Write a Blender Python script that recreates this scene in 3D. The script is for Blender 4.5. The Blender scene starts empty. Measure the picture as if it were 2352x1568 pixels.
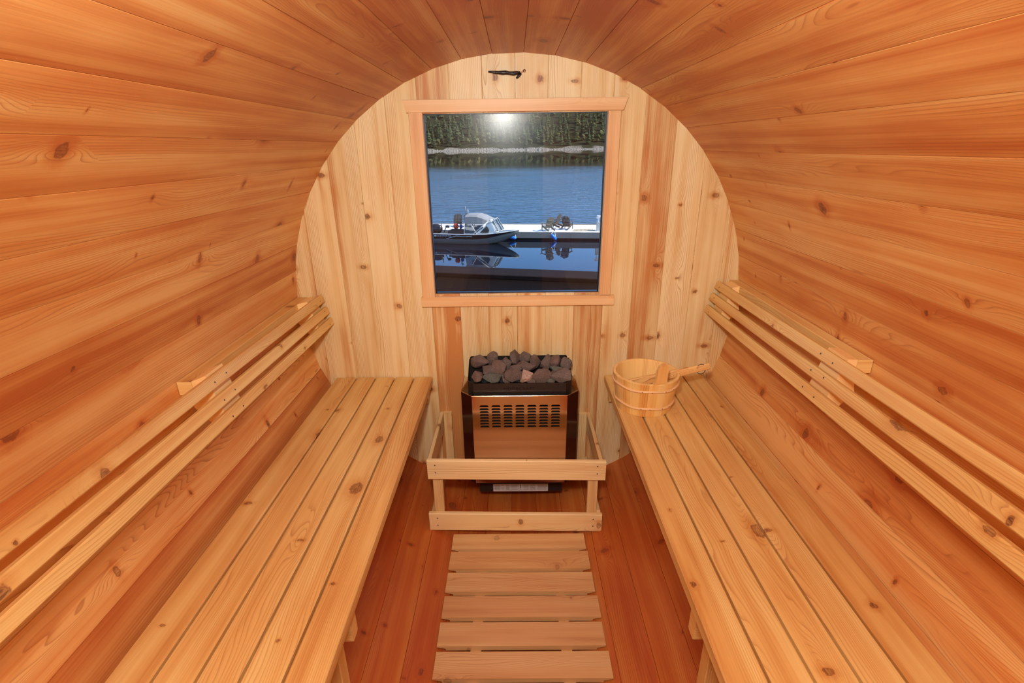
import bpy, bmesh, math, random
from mathutils import Vector, Matrix, noise
C = bpy.context.scene.collection
S = bpy.context.scene

# ------------------------------------------------------------------ camera
F_PX, PITCH, YAW, ROLL = 1149.94, 0.37153, 0.00862, -0.01377
CAM = Vector((-0.0055, -2.1092, 0.6370))
cy, sy = math.cos(YAW), math.sin(YAW)
fw = Vector((-sy*math.cos(PITCH), cy*math.cos(PITCH), -math.sin(PITCH)))
rt = Vector((cy, sy, 0)); up = rt.cross(fw)
cr, sr = math.cos(ROLL), math.sin(ROLL)
rt2 = rt*cr + up*sr; up2 = up*cr - rt*sr
cam = bpy.data.cameras.new('camera'); cam_o = bpy.data.objects.new('camera', cam); C.objects.link(cam_o)
cam.sensor_width = 36; cam.lens = F_PX/2352*36; cam.clip_start = 0.02; cam.clip_end = 4000
m = Matrix.Identity(4)
for i in range(3):
    m[i][0] = rt2[i]; m[i][1] = up2[i]; m[i][2] = -fw[i]; m[i][3] = CAM[i]
cam_o.matrix_world = m
S.camera = cam_o

# ------------------------------------------------------------------ world and lights
w = bpy.data.worlds.new('world'); S.world = w; w.use_nodes = True
nt = w.node_tree; nt.nodes.clear()
sky = nt.nodes.new('ShaderNodeTexSky'); sky.sky_type = 'NISHITA'; sky.sun_disc = False
sky.sun_elevation = math.radians(42); sky.sun_rotation = math.radians(70); sky.altitude = 400; sky.air_density = 1.0; sky.dust_density = 0.3; sky.ozone_density = 2.0
bgn = nt.nodes.new('ShaderNodeBackground'); bgn.inputs[1].default_value = 0.25
out = nt.nodes.new('ShaderNodeOutputWorld')
tint = nt.nodes.new('ShaderNodeMix'); tint.data_type = 'RGBA'; tint.blend_type = 'MULTIPLY'; tint.inputs[0].default_value = 1.0; tint.inputs[7].default_value = (.58, .82, 1.12, 1)
nt.links.new(sky.outputs[0], tint.inputs[6]); nt.links.new(tint.outputs[2], bgn.inputs[0]); nt.links.new(bgn.outputs[0], out.inputs[0])

def lamp(name, kind, loc, aim, energy, col=(1, 1, 1), **kw):
    l = bpy.data.lights.new(name, kind); l.energy = energy; l.color = col
    for k, v in kw.items(): setattr(l, k, v)
    o = bpy.data.objects.new(name, l); C.objects.link(o); o.location = loc
    o.rotation_euler = (Vector(aim)-Vector(loc)).to_track_quat('-Z', 'Y').to_euler()
    return o
lamp('sun', 'SUN', (30, 20, 30), (0, 40, -5), 6.5, (1, .96, .9), angle=0.01)
bpy.data.objects['sun'].rotation_euler = (Vector((-0.74, 0.16, -0.65))).to_track_quat('-Z', 'Y').to_euler()
# the photographer's flash just above the camera, and its bounce head turned to the ceiling of the barrel
lamp('flash', 'SPOT', (-0.088, -2.04, 0.858), (0.0, 0.0, 0.95), 80, (1, .98, .93), spot_size=math.radians(124), spot_blend=1.0, shadow_soft_size=0.036)
lamp('bounce_flash', 'SPOT', (0.0, -2.20, 0.50), (0.0, -2.05, 0.96), 26, (1, 1, 1), spot_size=math.radians(150), spot_blend=.6, shadow_soft_size=0.0)
lamp('added_fill_light', 'AREA', (0, -2.12, 0.935), (0, -2.12, 0), 15, (1, 1, .95), shape='RECTANGLE', size=.30, size_y=0.30)  # added fill light behind the camera, out of view; no fixture hangs there

vs = S.view_settings; vs.view_transform = 'Standard'; vs.look = 'None'; vs.exposure = 0.0; vs.gamma = 1.0; vs.use_curve_mapping = False

# ------------------------------------------------------------------ helpers
def tag(o, label=None, cat=None, group=None, kind=None):
    if label: o['label'] = label
    if cat: o['category'] = cat
    if group: o['group'] = group
    if kind: o['kind'] = kind
    return o
def thing(name, label, cat, loc=(0, 0, 0), rz=0, group=None):
    o = bpy.data.objects.new(name, None); C.objects.link(o); o.location = loc; o.rotation_euler = (0, 0, rz)
    return tag(o, label, cat, group)
def obj(name, bm, mat, parent=None, smooth=False, label=None):
    bmesh.ops.recalc_face_normals(bm, faces=bm.faces[:])
    me = bpy.data.meshes.new(name); bm.to_mesh(me); bm.free()
    for mm in (mat if isinstance(mat, (list, tuple)) else [mat]): me.materials.append(mm)
    if smooth:
        for p in me.polygons: p.use_smooth = True
    o = bpy.data.objects.new(name, me); C.objects.link(o)
    if parent: o.parent = parent
    if label: o['label'] = label
    return o
def NB():
    bm = bmesh.new(); bm.loops.layers.uv.new('UVMap'); bm.loops.layers.float_color.new('tone'); return bm
RND = random.Random(7)
def tone(h=None, v=None, g=None):
    return (RND.random() if h is None else h, .5 + (RND.random()-.5)*.3 if v is None else v, RND.random() if g is None else g, 1)
def prism(bm, prof, o, ax, ex, ey, L, tn=None, mi=0, prof2=None):
    """extrude a 2D profile (in ex, ey) along ax; u runs along the grain, v around the section"""
    o = Vector(o); ax = Vector(ax).normalized(); ex = Vector(ex); ey = Vector(ey)
    tn = tn or tone(); uvl = bm.loops.layers.uv.active; tl = bm.loops.layers.float_color['tone']
    ou = RND.random()*50; ov = RND.random()*50
    prof2 = prof2 or prof; n = len(prof)
    A = [bm.verts.new(o+ex*p[0]+ey*p[1]) for p in prof]
    B = [bm.verts.new(o+ex*p[0]+ey*p[1]+ax*L) for p in prof2]
    per = [0]
    for i in range(n):
        a, b = prof[i], prof[(i+1) % n]; per.append(per[-1]+math.hypot(a[0]-b[0], a[1]-b[1]))
    def put(f, uv, t):
        f.material_index = mi
        for l, q in zip(f.loops, uv): l[uvl].uv = q; l[tl] = t
    for i in range(n):
        j = (i+1) % n
        f = bm.faces.new((A[i], A[j], B[j], B[i]))
        put(f, [(ou, ov+per[i]), (ou, ov+per[i+1]), (ou+L, ov+per[i+1]), (ou+L, ov+per[i])], tn)
    end = (tn[0]*.6, min(1, tn[1]+.12), tn[2], 1)
    for V, P in ((A, prof), (B, prof2)):
        f = bm.faces.new(V); put(f, [(ou+p[0]*.5, ov+p[1]*3) for p in P], end)
def rect(wd, th, c=.0015, x0=None, y0=None):
    x0 = -wd/2 if x0 is None else x0; y0 = -th/2 if y0 is None else y0
    x1 = x0+wd; y1 = y0+th
    if c <= 0: return [(x0, y0), (x1, y0), (x1, y1), (x0, y1)]
    return [(x0+c, y0), (x1-c, y0), (x1, y0+c), (x1, y1-c), (x1-c, y1), (x0+c, y1), (x0, y1-c), (x0, y0+c)]
def box_y(bm, x0, x1, y0, y1, z0, z1, tn=None, c=.0015, mi=0):
    prism(bm, rect(x1-x0, z1-z0, c, x0, z0), (0, y0, 0), (0, 1, 0), (1, 0, 0), (0, 0, 1), y1-y0, tn, mi)
def box_x(bm, x0, x1, y0, y1, z0, z1, tn=None, c=.0015, mi=0):
    prism(bm, rect(y1-y0, z1-z0, c, y0, z0), (x0, 0, 0), (1, 0, 0), (0, 1, 0), (0, 0, 1), x1-x0, tn, mi)
def box_z(bm, x0, x1, y0, y1, z0, z1, tn=None, c=.0015, mi=0):
    prism(bm, rect(x1-x0, y1-y0, c, x0, y0), (0, 0, z0), (0, 0, 1), (1, 0, 0), (0, 1, 0), z1-z0, tn, mi)
def tube(bm, pts, r, n=10, mi=0, closed=False):
    pts = [Vector(p) for p in pts]; rs = r if isinstance(r, (list, tuple)) else [r]*len(pts)
    rings = []; N = len(pts)
    for i, p in enumerate(pts):
        a = pts[i-1] if (i > 0 or closed) else p; b = pts[(i+1) % N] if (i < N-1 or closed) else p
        d = (b-a).normalized()
        u = d.cross(Vector((0, 0, 1)) if abs(d.z) < .95 else Vector((1, 0, 0))).normalized(); v = d.cross(u)
        rings.append([bm.verts.new(p+u*math.cos(2*math.pi*k/n)*rs[i]+v*math.sin(2*math.pi*k/n)*rs[i]) for k in range(n)])
    for i in range(N if closed else N-1):
        a, b = rings[i], rings[(i+1) % N]
        for k in range(n):
            bm.faces.new((a[k], a[(k+1) % n], b[(k+1) % n], b[k])).material_index = mi
    if not closed:
        bm.faces.new(rings[0]).material_index = mi; bm.faces.new(rings[-1]).material_index = mi
def bar(bm, a, b, wd, th, upv=(0, 0, 1), tn=None, c=.0, mi=0):
    a = Vector(a); b = Vector(b); d = b-a; ex = d.cross(Vector(upv)).normalized(); ey = ex.cross(d).normalized()
    prism(bm, rect(wd, th, c), a, d, ex, ey, d.length, tn, mi)
def text_mesh(name, body, size, loc, rot, mat, parent, depth=.0006, sx=1.0):
    cu = bpy.data.curves.new(name, 'FONT'); cu.body = body; cu.size = size; cu.extrude = depth; cu.align_x = 'CENTER'; cu.align_y = 'CENTER'
    cu.space_character = 1.15
    t = bpy.data.objects.new(name, cu); C.objects.link(t); bpy.context.view_layer.update()
    me = bpy.data.meshes.new_from_object(t); bpy.data.objects.remove(t)
    me.materials.clear(); me.materials.append(mat)
    o = bpy.data.objects.new(name, me); C.objects.link(o); o.location = loc; o.rotation_euler = rot; o.scale = (sx, 1, 1); o.parent = parent
    return o

# ------------------------------------------------------------------ materials
def NT(name):
    mt = bpy.data.materials.new(name); mt.use_nodes = True; t = mt.node_tree; t.nodes.clear(); return mt, t
def node(t, typ, **kw):
    n = t.nodes.new(typ)
    for k, v in kw.items(): setattr(n, k, v)
    return n
def link(t, a, b): t.links.new(a, b)
def mth(t, op, a, b=None, c=None, clamp=False):
    n = node(t, 'ShaderNodeMath', operation=op, use_clamp=clamp)
    for i, v in enumerate((a, b, c)):
        if v is None: continue
        if isinstance(v, (int, float)): n.inputs[i].default_value = v
        else: link(t, v, n.inputs[i])
    return n.outputs[0]
def comb(t, x, y, z=0):
    n = node(t, 'ShaderNodeCombineXYZ')
    for i, v in enumerate((x, y, z)):
        if isinstance(v, (int, float)): n.inputs[i].default_value = v
        else: link(t, v, n.inputs[i])
    return n.outputs[0]
def nz(t, vec, scale, detail=2, rough=.5, dist=0):
    n = node(t, 'ShaderNodeTexNoise', noise_dimensions='2D'); n.inputs['Scale'].default_value = scale
    n.inputs['Detail'].default_value = detail; n.inputs['Roughness'].default_value = rough; n.inputs['Distortion'].default_value = dist
    link(t, vec, n.inputs['Vector']); return n.outputs['Fac']
def mixc(t, f, a, b, typ='MIX'):
    n = node(t, 'ShaderNodeMix', data_type='RGBA', blend_type=typ)
    for s, v in (('Factor', f),):
        if isinstance(v, (int, float)): n.inputs[0].default_value = v
        else: link(t, v, n.inputs[0])
    for i, v in ((6, a), (7, b)):
        if isinstance(v, tuple): n.inputs[i].default_value = (*v, 1)
        else: link(t, v, n.inputs[i])
    return n.outputs[2]
def sstep(t, x, lo, hi):
    n = node(t, 'ShaderNodeMapRange', interpolation_type='SMOOTHSTEP'); link(t, x, n.inputs[0])
    n.inputs[1].default_value = lo; n.inputs[2].default_value = hi; return n.outputs[0]

def wood(name, pale=(.83, .49, .18), mid=(.73, .32, .092), red=(.57, .17, .042), ringc=(.40, .10, .022), knots=1.0, ring=1.0, rough=.42, ku=3.0, kv=8.0):
    mt, t = NT(name)
    uv = node(t, 'ShaderNodeUVMap'); sp = node(t, 'ShaderNodeSeparateXYZ'); link(t, uv.outputs[0], sp.inputs[0]); U, V = sp.outputs[0], sp.outputs[1]
    at = node(t, 'ShaderNodeAttribute', attribute_name='tone'); st = node(t, 'ShaderNodeSeparateColor'); link(t, at.outputs['Color'], st.inputs[0])
    H, VAL, G = st.outputs[0], st.outputs[1], st.outputs[2]
    # knots
    kvec = comb(t, mth(t, 'MULTIPLY', U, ku), mth(t, 'MULTIPLY', V, kv))
    vo = node(t, 'ShaderNodeTexVoronoi', voronoi_dimensions='2D', feature='F1'); vo.inputs['Scale'].default_value = 1.0; vo.inputs['Randomness'].default_value = .9
    link(t, kvec, vo.inputs['Vector'])
    ps = node(t, 'ShaderNodeSeparateXYZ'); link(t, vo.outputs['Position'], ps.inputs[0])
    cs = node(t, 'ShaderNodeSeparateColor'); link(t, vo.outputs['Color'], cs.inputs[0])
    du = mth(t, 'SUBTRACT', U, mth(t, 'DIVIDE', ps.outputs[0], ku)); dv = mth(t, 'SUBTRACT', V, mth(t, 'DIVIDE', ps.outputs[1], kv))
    wob = nz(t, comb(t, U, V), 90, 3)
    du2 = mth(t, 'MULTIPLY', du, mth(t, 'ADD', .55, mth(t, 'MULTIPLY', cs.outputs[1], 1.7))); d = mth(t, 'SQRT', mth(t, 'ADD', mth(t, 'MULTIPLY', du2, du2), mth(t, 'MULTIPLY', dv, dv)))
    d = mth(t, 'ADD', d, mth(t, 'MULTIPLY', mth(t, 'SUBTRACT', wob, .5), .012))
    big = mth(t, 'MAXIMUM', mth(t, 'SUBTRACT', cs.outputs[0], .36), 0.0)          # 0 .. .58 : this cell has a knot of that size
    has = mth(t, 'GREATER_THAN', big, 0.001)
    kr = mth(t, 'ADD', mth(t, 'MULTIPLY', mth(t, 'POWER', big, 1.3), .024), .0028)
    q = mth(t, 'DIVIDE', d, kr)
    kcore = mth(t, 'MULTIPLY', mth(t, 'SUBTRACT', 1.0, sstep(t, q, .7, 1.15)), has)
    khalo = mth(t, 'MULTIPLY', mth(t, 'SUBTRACT', 1.0, sstep(t, q, .8, 3.6)), has)
    krim = mth(t, 'MULTIPLY', mth(t, 'MULTIPLY', sstep(t, q, .75, 1.0), mth(t, 'SUBTRACT', 1.0, sstep(t, q, 1.0, 1.35))), has)
    # growth rings: the grain swells round the knots
    e = mth(t, 'ADD', mth(t, 'MULTIPLY', mth(t, 'MULTIPLY', du, du), 260), mth(t, 'MULTIPLY', mth(t, 'MULTIPLY', dv, dv), 2600))
    bump_k = mth(t, 'MULTIPLY', mth(t, 'MULTIPLY', mth(t, 'EXPONENT', mth(t, 'MULTIPLY', e, -1)), big), .075)
    w1 = nz(t, comb(t, mth(t, 'MULTIPLY', U, 1.2), mth(t, 'MULTIPLY', V, 8)), 1.0, 2, .45)
    w2 = nz(t, comb(t, mth(t, 'MULTIPLY', U, 9), mth(t, 'MULTIPLY', V, 30)), 1.0, 2)
    amp = mth(t, 'MULTIPLY', mth(t, 'POWER', G, 1.6), .22)
    Fd = mth(t, 'ADD', V, mth(t, 'MULTIPLY', mth(t, 'SUBTRACT', w1, .5), mth(t, 'ADD', amp, .015)))
    Fd = mth(t, 'ADD', Fd, bump_k); Fd = mth(t, 'ADD', Fd, mth(t, 'MULTIPLY', w2, .0022))
    fr = mth(t, 'FRACT', mth(t, 'MULTIPLY', Fd, 150))
    late = mth(t, 'ADD', mth(t, 'POWER', fr, 5.0), mth(t, 'MULTIPLY', mth(t, 'SUBTRACT', 1.0, sstep(t, fr, 0.0, .07)), .9), clamp=True)
    fr2 = mth(t, 'FRACT', mth(t, 'MULTIPLY', Fd, 19)); band = sstep(t, mth(t, 'ABSOLUTE', mth(t, 'SUBTRACT', fr2, .5)), .1, .45)
    strength = mth(t, 'MULTIPLY', nz(t, comb(t, mth(t, 'MULTIPLY', U, 1.1), mth(t, 'MULTIPLY', V, 14)), 1.0, 1), 1.0)
    ringf = mth(t, 'MULTIPLY', mth(t, 'MULTIPLY', late, sstep(t, mth(t, 'ADD', strength, mth(t, 'MULTIPLY', G, .12)), .44, .68)), .72*ring)
    # colour streaks
    s1 = nz(t, comb(t, mth(t, 'MULTIPLY', U, .7), mth(t, 'MULTIPLY', V, 22)), 1.0, 3, .55)
    s2 = nz(t, comb(t, mth(t, 'MULTIPLY', U, 2.2), mth(t, 'MULTIPLY', V, 260)), 1.0, 3, .6)
    s3 = nz(t, comb(t, mth(t, 'MULTIPLY', U, 3.0), mth(t, 'MULTIPLY', V, 9)), 1.0, 3, .5)
    hue = mth(t, 'ADD', mth(t, 'MULTIPLY', mth(t, 'SUBTRACT', s1, .5), 1.5), mth(t, 'MULTIPLY', H, .8))
    hue = mth(t, 'ADD', hue, mth(t, 'MULTIPLY', band, .14)); hue = mth(t, 'ADD', hue, mth(t, 'MULTIPLY', mth(t, 'SUBTRACT', s2, .5), .45))
    hue = mth(t, 'ADD', hue, mth(t, 'MULTIPLY', mth(t, 'SUBTRACT', s3, .5), .7)); hue = mth(t, 'ADD', hue, mth(t, 'MULTIPLY', khalo, .42*knots), clamp=True)
    rp = node(t, 'ShaderNodeValToRGB'); link(t, hue, rp.inputs[0]); el = rp.color_ramp.elements
    el[0].position = .05; el[0].color = (*pale, 1); el[1].position = .95; el[1].color = (*red, 1); k = el.new(.5); k.color = (*mid, 1)
    col = mixc(t, ringf, rp.outputs[0], ringc)
    col = mixc(t, mth(t, 'MULTIPLY', krim, .65*knots), col, (.22, .05, .02))
    crk = sstep(t, nz(t, comb(t, mth(t, 'MULTIPLY', U, 60), mth(t, 'MULTIPLY', V, 240)), 1.0, 3), .42, .62)
    kcore = mth(t, 'MULTIPLY', kcore, mth(t, 'ADD', .55, mth(t, 'MULTIPLY', crk, .45)))
    col = mixc(t, mth(t, 'MULTIPLY', kcore, mth(t, 'ADD', .58*knots, mth(t, 'MULTIPLY', cs.outputs[2], .38*knots))), col, (.16, .05, .022))
    mul = mth(t, 'ADD', .6, mth(t, 'MULTIPLY', VAL, .8))
    cc = node(t, 'ShaderNodeVectorMath', operation='SCALE'); link(t, col, cc.inputs[0]); link(t, mul, cc.inputs[3])
    bs = node(t, 'ShaderNodeBsdfPrincipled'); link(t, cc.outputs[0], bs.inputs['Base Color'])
    bs.inputs['Roughness'].default_value = rough; bs.inputs['Specular IOR Level'].default_value = .35
    bp = node(t, 'ShaderNodeBump'); bp.inputs['Strength'].default_value = .12; bp.inputs['Distance'].default_value = .001
    link(t, mth(t, 'ADD', s2, mth(t, 'MULTIPLY', kcore, -1.0)), bp.inputs['Height']); link(t, bp.outputs[0], bs.inputs['Normal'])
    o = node(t, 'ShaderNodeOutputMaterial'); link(t, bs.outputs[0], o.inputs[0]); return mt
def plain(name, col, rough=.5, metal=0.0, spec=.5, bump=0, bscale=40, var=0.0, **kw):
    mt, t = NT(name); bs = node(t, 'ShaderNodeBsdfPrincipled')
    bs.inputs['Base Color'].default_value = (*col, 1); bs.inputs['Roughness'].default_value = rough; bs.inputs['Metallic'].default_value = metal; bs.inputs['Specular IOR Level'].default_value = spec
    for k, v in kw.items(): bs.inputs[k].default_value = v
    tc = node(t, 'ShaderNodeTexCoord'); n = node(t, 'ShaderNodeTexNoise'); n.inputs['Scale'].default_value = bscale; n.inputs['Detail'].default_value = 5; link(t, tc.outputs['Object'], n.inputs['Vector'])
    if var:
        c = mixc(t, n.outputs['Fac'], tuple(x*(1-var) for x in col), tuple(min(1, x*(1+var)) for x in col)); link(t, c, bs.inputs['Base Color'])
    if bump:
        b = node(t, 'ShaderNodeBump'); b.inputs['Strength'].default_value = bump; b.inputs['Distance'].default_value = .01; link(t, n.outputs['Fac'], b.inputs['Height']); link(t, b.outputs[0], bs.inputs['Normal'])
    o = node(t, 'ShaderNodeOutputMaterial'); link(t, bs.outputs[0], o.inputs[0]); return mt

M_STAVE = wood('cedar_stave', ring=.8)
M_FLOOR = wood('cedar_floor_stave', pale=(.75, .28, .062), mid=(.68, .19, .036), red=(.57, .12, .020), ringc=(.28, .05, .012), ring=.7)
M_PANEL = wood('cedar_panel', pale=(.90, .74, .42), mid=(.82, .59, .275), red=(.62, .27, .085), ring=.8)
M_BENCH = wood('cedar_bench', pale=(.86, .62, .24), mid=(.78, .475, .16), red=(.64, .31, .085), ring=.65)
M_TRIM = wood('clear_trim', pale=(.86, .58, .30), mid=(.80, .48, .22), red=(.72, .38, .17), knots=0, ring=.35)
M_RAIL = wood('rail_board', pale=(.90, .70, .36), mid=(.85, .58, .26), red=(.68, .36, .14), ku=3.2)
M_CLEAR = wood('pale_block', pale=(.92, .64, .27), mid=(.86, .53, .20), red=(.74, .38, .13), knots=0, ring=.6)
M_DUCK = wood('duckboard_wood', pale=(.84, .57, .27), mid=(.77, .46, .20), red=(.66, .34, .145), knots=.5, ring=.6)
M_BUCKET = wood('pine_bucket', pale=(.90, .62, .24), mid=(.85, .52, .16), red=(.74, .36, .09), knots=0, ring=.9)
M_LADLE = wood('pine_ladle', pale=(.86, .54, .20), mid=(.80, .43, .13), red=(.64, .28, .07), knots=0, ring=1.3)
M_STEEL = plain('polished_steel', (.68, .50, .33), .14, 1.0, bscale=2)  # neutral steel tinted orange: the reflected wood is put into the colour
M_SIDE = plain('dark_gloss_steel', (.030, .008, .005), .14, 0, .7)
M_BLACK = plain('black_sheet', (.020, .017, .016), .35, 0.0, .6, bscale=60, var=.5)
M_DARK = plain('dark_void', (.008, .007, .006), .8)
M_LABEL = plain('label_paper', (.62, .60, .58), .5)
M_PRINT = plain('label_print', (.22, .20, .19), .6)
M_EMBOSS = plain('emboss_black', (.004, .004, .004), .25)
M_NAIL = plain('nail_head', (.10, .08, .07), .4, .8)
M_SCREW = plain('bright_screw', (.85, .85, .85), .2, 1.0)
M_TAPE = plain('black_tape', (.012, .010, .012), .28, 0, .6, bump=.3, bscale=150)
M_CORD = plain('black_cord', (.02, .008, .006), .5)
M_GASKET = plain('black_gasket', (.01, .01, .012), .35)

# ------------------------------------------------------------------ barrel
R = 0.96; NST = 52; PIT = 2*math.pi/NST; A0 = math.radians(-4.9)
Y0, Y1 = -2.62, 0.10
def stave_mesh(bm, i, tn):
    a0 = A0+i*PIT; a1 = a0+PIT; dr = (RND.random()-.5)*.0016; Rr = R+dr
    P0 = Vector((math.sin(a0), 0, math.cos(a0))); P1 = Vector((math.sin(a1), 0, math.cos(a1)))
    t = (P1-P0).normalized(); c = .0011
    q = [P0*Rr+t*c, P0*(Rr+.0022)+t*.00008, P0*(R+.040)-t*.0002, P1*(R+.040)+t*.0002, P1*(Rr+.0022)-t*.00008, P1*Rr-t*c]
    mid = (P0+P1).normalized(); off = (P0+P1)*.5*Rr
    prism(bm, [((v-off).dot(t), (v-off).dot(mid)) for v in q], off+Vector((0, Y0, 0)), (0, 1, 0), t, mid, Y1-Y0, tn)
TONES = {-2: (.55, .42), -1: (.6, .42), 0: (.75, .40), 1: (.62, .42), 2: (.7, .38), 3: (.55, .45), -3: (.62, .42), -4: (.5, .45), -5: (.6, .42), -6: (.35, .48), -7: (.38, .5), -8: (.2, .56), -9: (.45, .46),
         -10: (.3, .5), -11: (.75, .42), -12: (.3, .52), 4: (.6, .42), 5: (.45, .44), 6: (.4, .48), 7: (.45, .48), 8: (.35, .5), 9: (.45, .5), 10: (.3, .5), 11: (.5, .48), 12: (.5, .5)}
parts = {'ceiling': NB(), 'wall_left': NB(), 'wall_right': NB(), 'floor': NB()}
for i in range(NST):
    k = i if i <= NST//2 else i-NST
    a = math.degrees(A0+(k+.5)*PIT)
    hh, vv = TONES.get(k, (None, None))
    tn = tone(None if hh is None else hh+.22, None if vv is None else vv-.13) if abs(a) < 58 else tone(hh, None if vv is None else vv-.03)
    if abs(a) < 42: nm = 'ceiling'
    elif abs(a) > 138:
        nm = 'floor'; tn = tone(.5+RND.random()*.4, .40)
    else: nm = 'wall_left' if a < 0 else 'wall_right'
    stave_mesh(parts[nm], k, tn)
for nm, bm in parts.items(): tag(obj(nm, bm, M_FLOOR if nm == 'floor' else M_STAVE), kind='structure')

# front wall: upright boards with an opening for the window
WX0, WX1, WZ0, WZ1 = -.3545, .3565, .040, .7575
FT = {-7: .5, -6: .35, -5: .12, -4: .4, -3: .85, -2: .1, -1: .12, 0: .25, 1: .05, 2: .4, 3: .35, 4: .8, 5: .15, 6: .35, 7: .45, -8: .5}
FL = {-3: 1.15, -2: .2, -1: .5, 0: .75, 1: .25, 2: .9}
bm = NB()
for k in range(-8, 8):
    x0 = .001+k*.125; x1 = x0+.125
    xm = min(abs(x0), abs(x1)); ht = math.sqrt(max(.004, (R+.02)**2-min(xm, .97)**2))
    def up_board(xa, xb, za, zb, h, c=.0017):
        prism(bm, rect(xb-xa, .038, c, xa, 0), (0, 0, za), (0, 0, 1), (1, 0, 0), (0, 1, 0), zb-za, tone(h, .45+(RND.random()-.5)*.1, RND.random()*.7))
    xa = x0+.0002; xb = x1-.0002
    if x1 <= WX0 or x0 >= WX1: up_board(xa, xb, -ht, ht, FT[k])
    else:
        up_board(xa, xb, WZ1, ht, FT[k]); up_board(xa, xb, -ht, WZ0, FL.get(k, .5))
        if x0 < WX0: up_board(xa, WX0, WZ0, WZ1, FT[k])
        if x1 > WX1: up_board(WX1, xb, WZ0, WZ1, FT[k])
tag(obj('wall_front', bm, M_PANEL), kind='structure')
bm = NB()
for k in range(-8, 8):
    x0 = .001+k*.125; xm = min(abs(x0), abs(x0+.125)); ht = math.sqrt(max(.004, (R+.02)**2-min(xm, .97)**2))
    if x0 < -.31 or x0 > .24:
        box_z(bm, x0, x0+.1249, -2.60, -2.565, -ht, ht)
    else: box_z(bm, x0, x0+.1249, -2.60, -2.565, .84, ht); box_z(bm, x0, x0+.1249, -2.60, -2.565, -ht, -.80)
tag(obj('wall_back', bm, M_PANEL), kind='structure')
M_TINT = plain('tinted_glass', (.015, .013, .012), .08, 0, .5)
bm = NB(); box_z(bm, -.25, .252, -2.59, -2.58, -.80, .84, c=0)
tag(obj('door_1', bm, M_TINT), kind='structure')

# window pane and gasket
mt, t = NT('window_glass')
fr = node(t, 'ShaderNodeFresnel'); fr.inputs[0].default_value = 1.5
tr = node(t, 'ShaderNodeBsdfTransparent'); tr.inputs[0].default_value = (.96, .97, .97, 1)
g1 = node(t, 'ShaderNodeBsdfGlossy'); g1.inputs['Roughness'].default_value = .0
g2 = node(t, 'ShaderNodeBsdfGlossy'); g2.inputs['Roughness'].default_value = .20
gm = node(t, 'ShaderNodeMixShader'); gm.inputs[0].default_value = .45; link(t, g1.outputs[0], gm.inputs[1]); link(t, g2.outputs[0], gm.inputs[2])
mx = node(t, 'ShaderNodeMixShader'); link(t, fr.outputs[0], mx.inputs[0]); link(t, tr.outputs[0], mx.inputs[1]); link(t, gm.outputs[0], mx.inputs[2])
o = node(t, 'ShaderNodeOutputMaterial'); link(t, mx.outputs[0], o.inputs[0]); M_GLASS = mt
win = bpy.data.objects.new('window_1', None); C.objects.link(win); win.location = ((WX0+WX1)/2, .02, WZ0); tag(win, kind='structure')
def wchild(o):
    o.parent = win; o.matrix_parent_inverse = Matrix.Translation(-win.location)
    return o
bm = bmesh.new()
vv = [bm.verts.new(p) for p in ((WX0, .020, WZ0), (WX1, .020, WZ0), (WX1, .020, WZ1), (WX0, .020, WZ1))]; bm.faces.new(vv)
wchild(obj('pane', bm, M_GLASS))
bm = NB(); g = .004
box_x(bm, WX0, WX1, .012, .030, WZ0, WZ0+g, c=0); box_x(bm, WX0, WX1, .012, .030, WZ1-g*.6, WZ1, c=0)
box_z(bm, WX0, WX0+g, .012, .030, WZ0, WZ1, c=0); box_z(bm, WX1-g, WX1, .012, .030, WZ0, WZ1, c=0)
wchild(obj('gasket', bm, M_GASKET))
# casing boards
T = .018
bm = NB(); prism(bm, [(-.414, .7605), (.412, .7595), (.428, .8045), (-.427, .8065)], (0, -T-.004, 0), (0, 1, 0), (1, 0, 0), (0, 0, 1), T+.004, tone(.25, .52, .2))
# grain must run along x: rebuild as a tapered board
bm.free(); bm = NB()
prism(bm, rect(T+.004, .0445, .0012, -T-.004, 0), (-.414, 0, .7605), (1, 0, 0), (0, 1, 0), (0, 0, 1), .826, tone(.25, .52, .3))
for v in bm.verts:
    f_ = (v.co.z-.7605)/.0445; v.co.x += (-.013 if v.co.x < 0 else .015)*f_
tag(obj('trim_1', bm, M_TRIM), kind='structure')
bm = NB(); box_z(bm, -.4075, -.3545, -T, 0, .030, .7605, tone(.55, .5, .3)); tag(obj('trim_2', bm, M_TRIM), kind='structure')
bm = NB(); box_z(bm, .3565, .4045, -T, 0, .034, .7595, tone(.5, .5, .3)); tag(obj('trim_3', bm, M_TRIM), kind='structure')
bm = NB(); prism(bm, [(-T-.003, -.011), (-T-.003, .010), (-T+.001, .016), (-T+.001, .031), (0, .031), (0, -.011)], (-.415, 0, 0), (1, 0, 0), (0, 1, 0), (0, 0, 1), .836, tone(.2, .53, .3))
tag(obj('trim_4', bm, M_TRIM), kind='structure')

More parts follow.
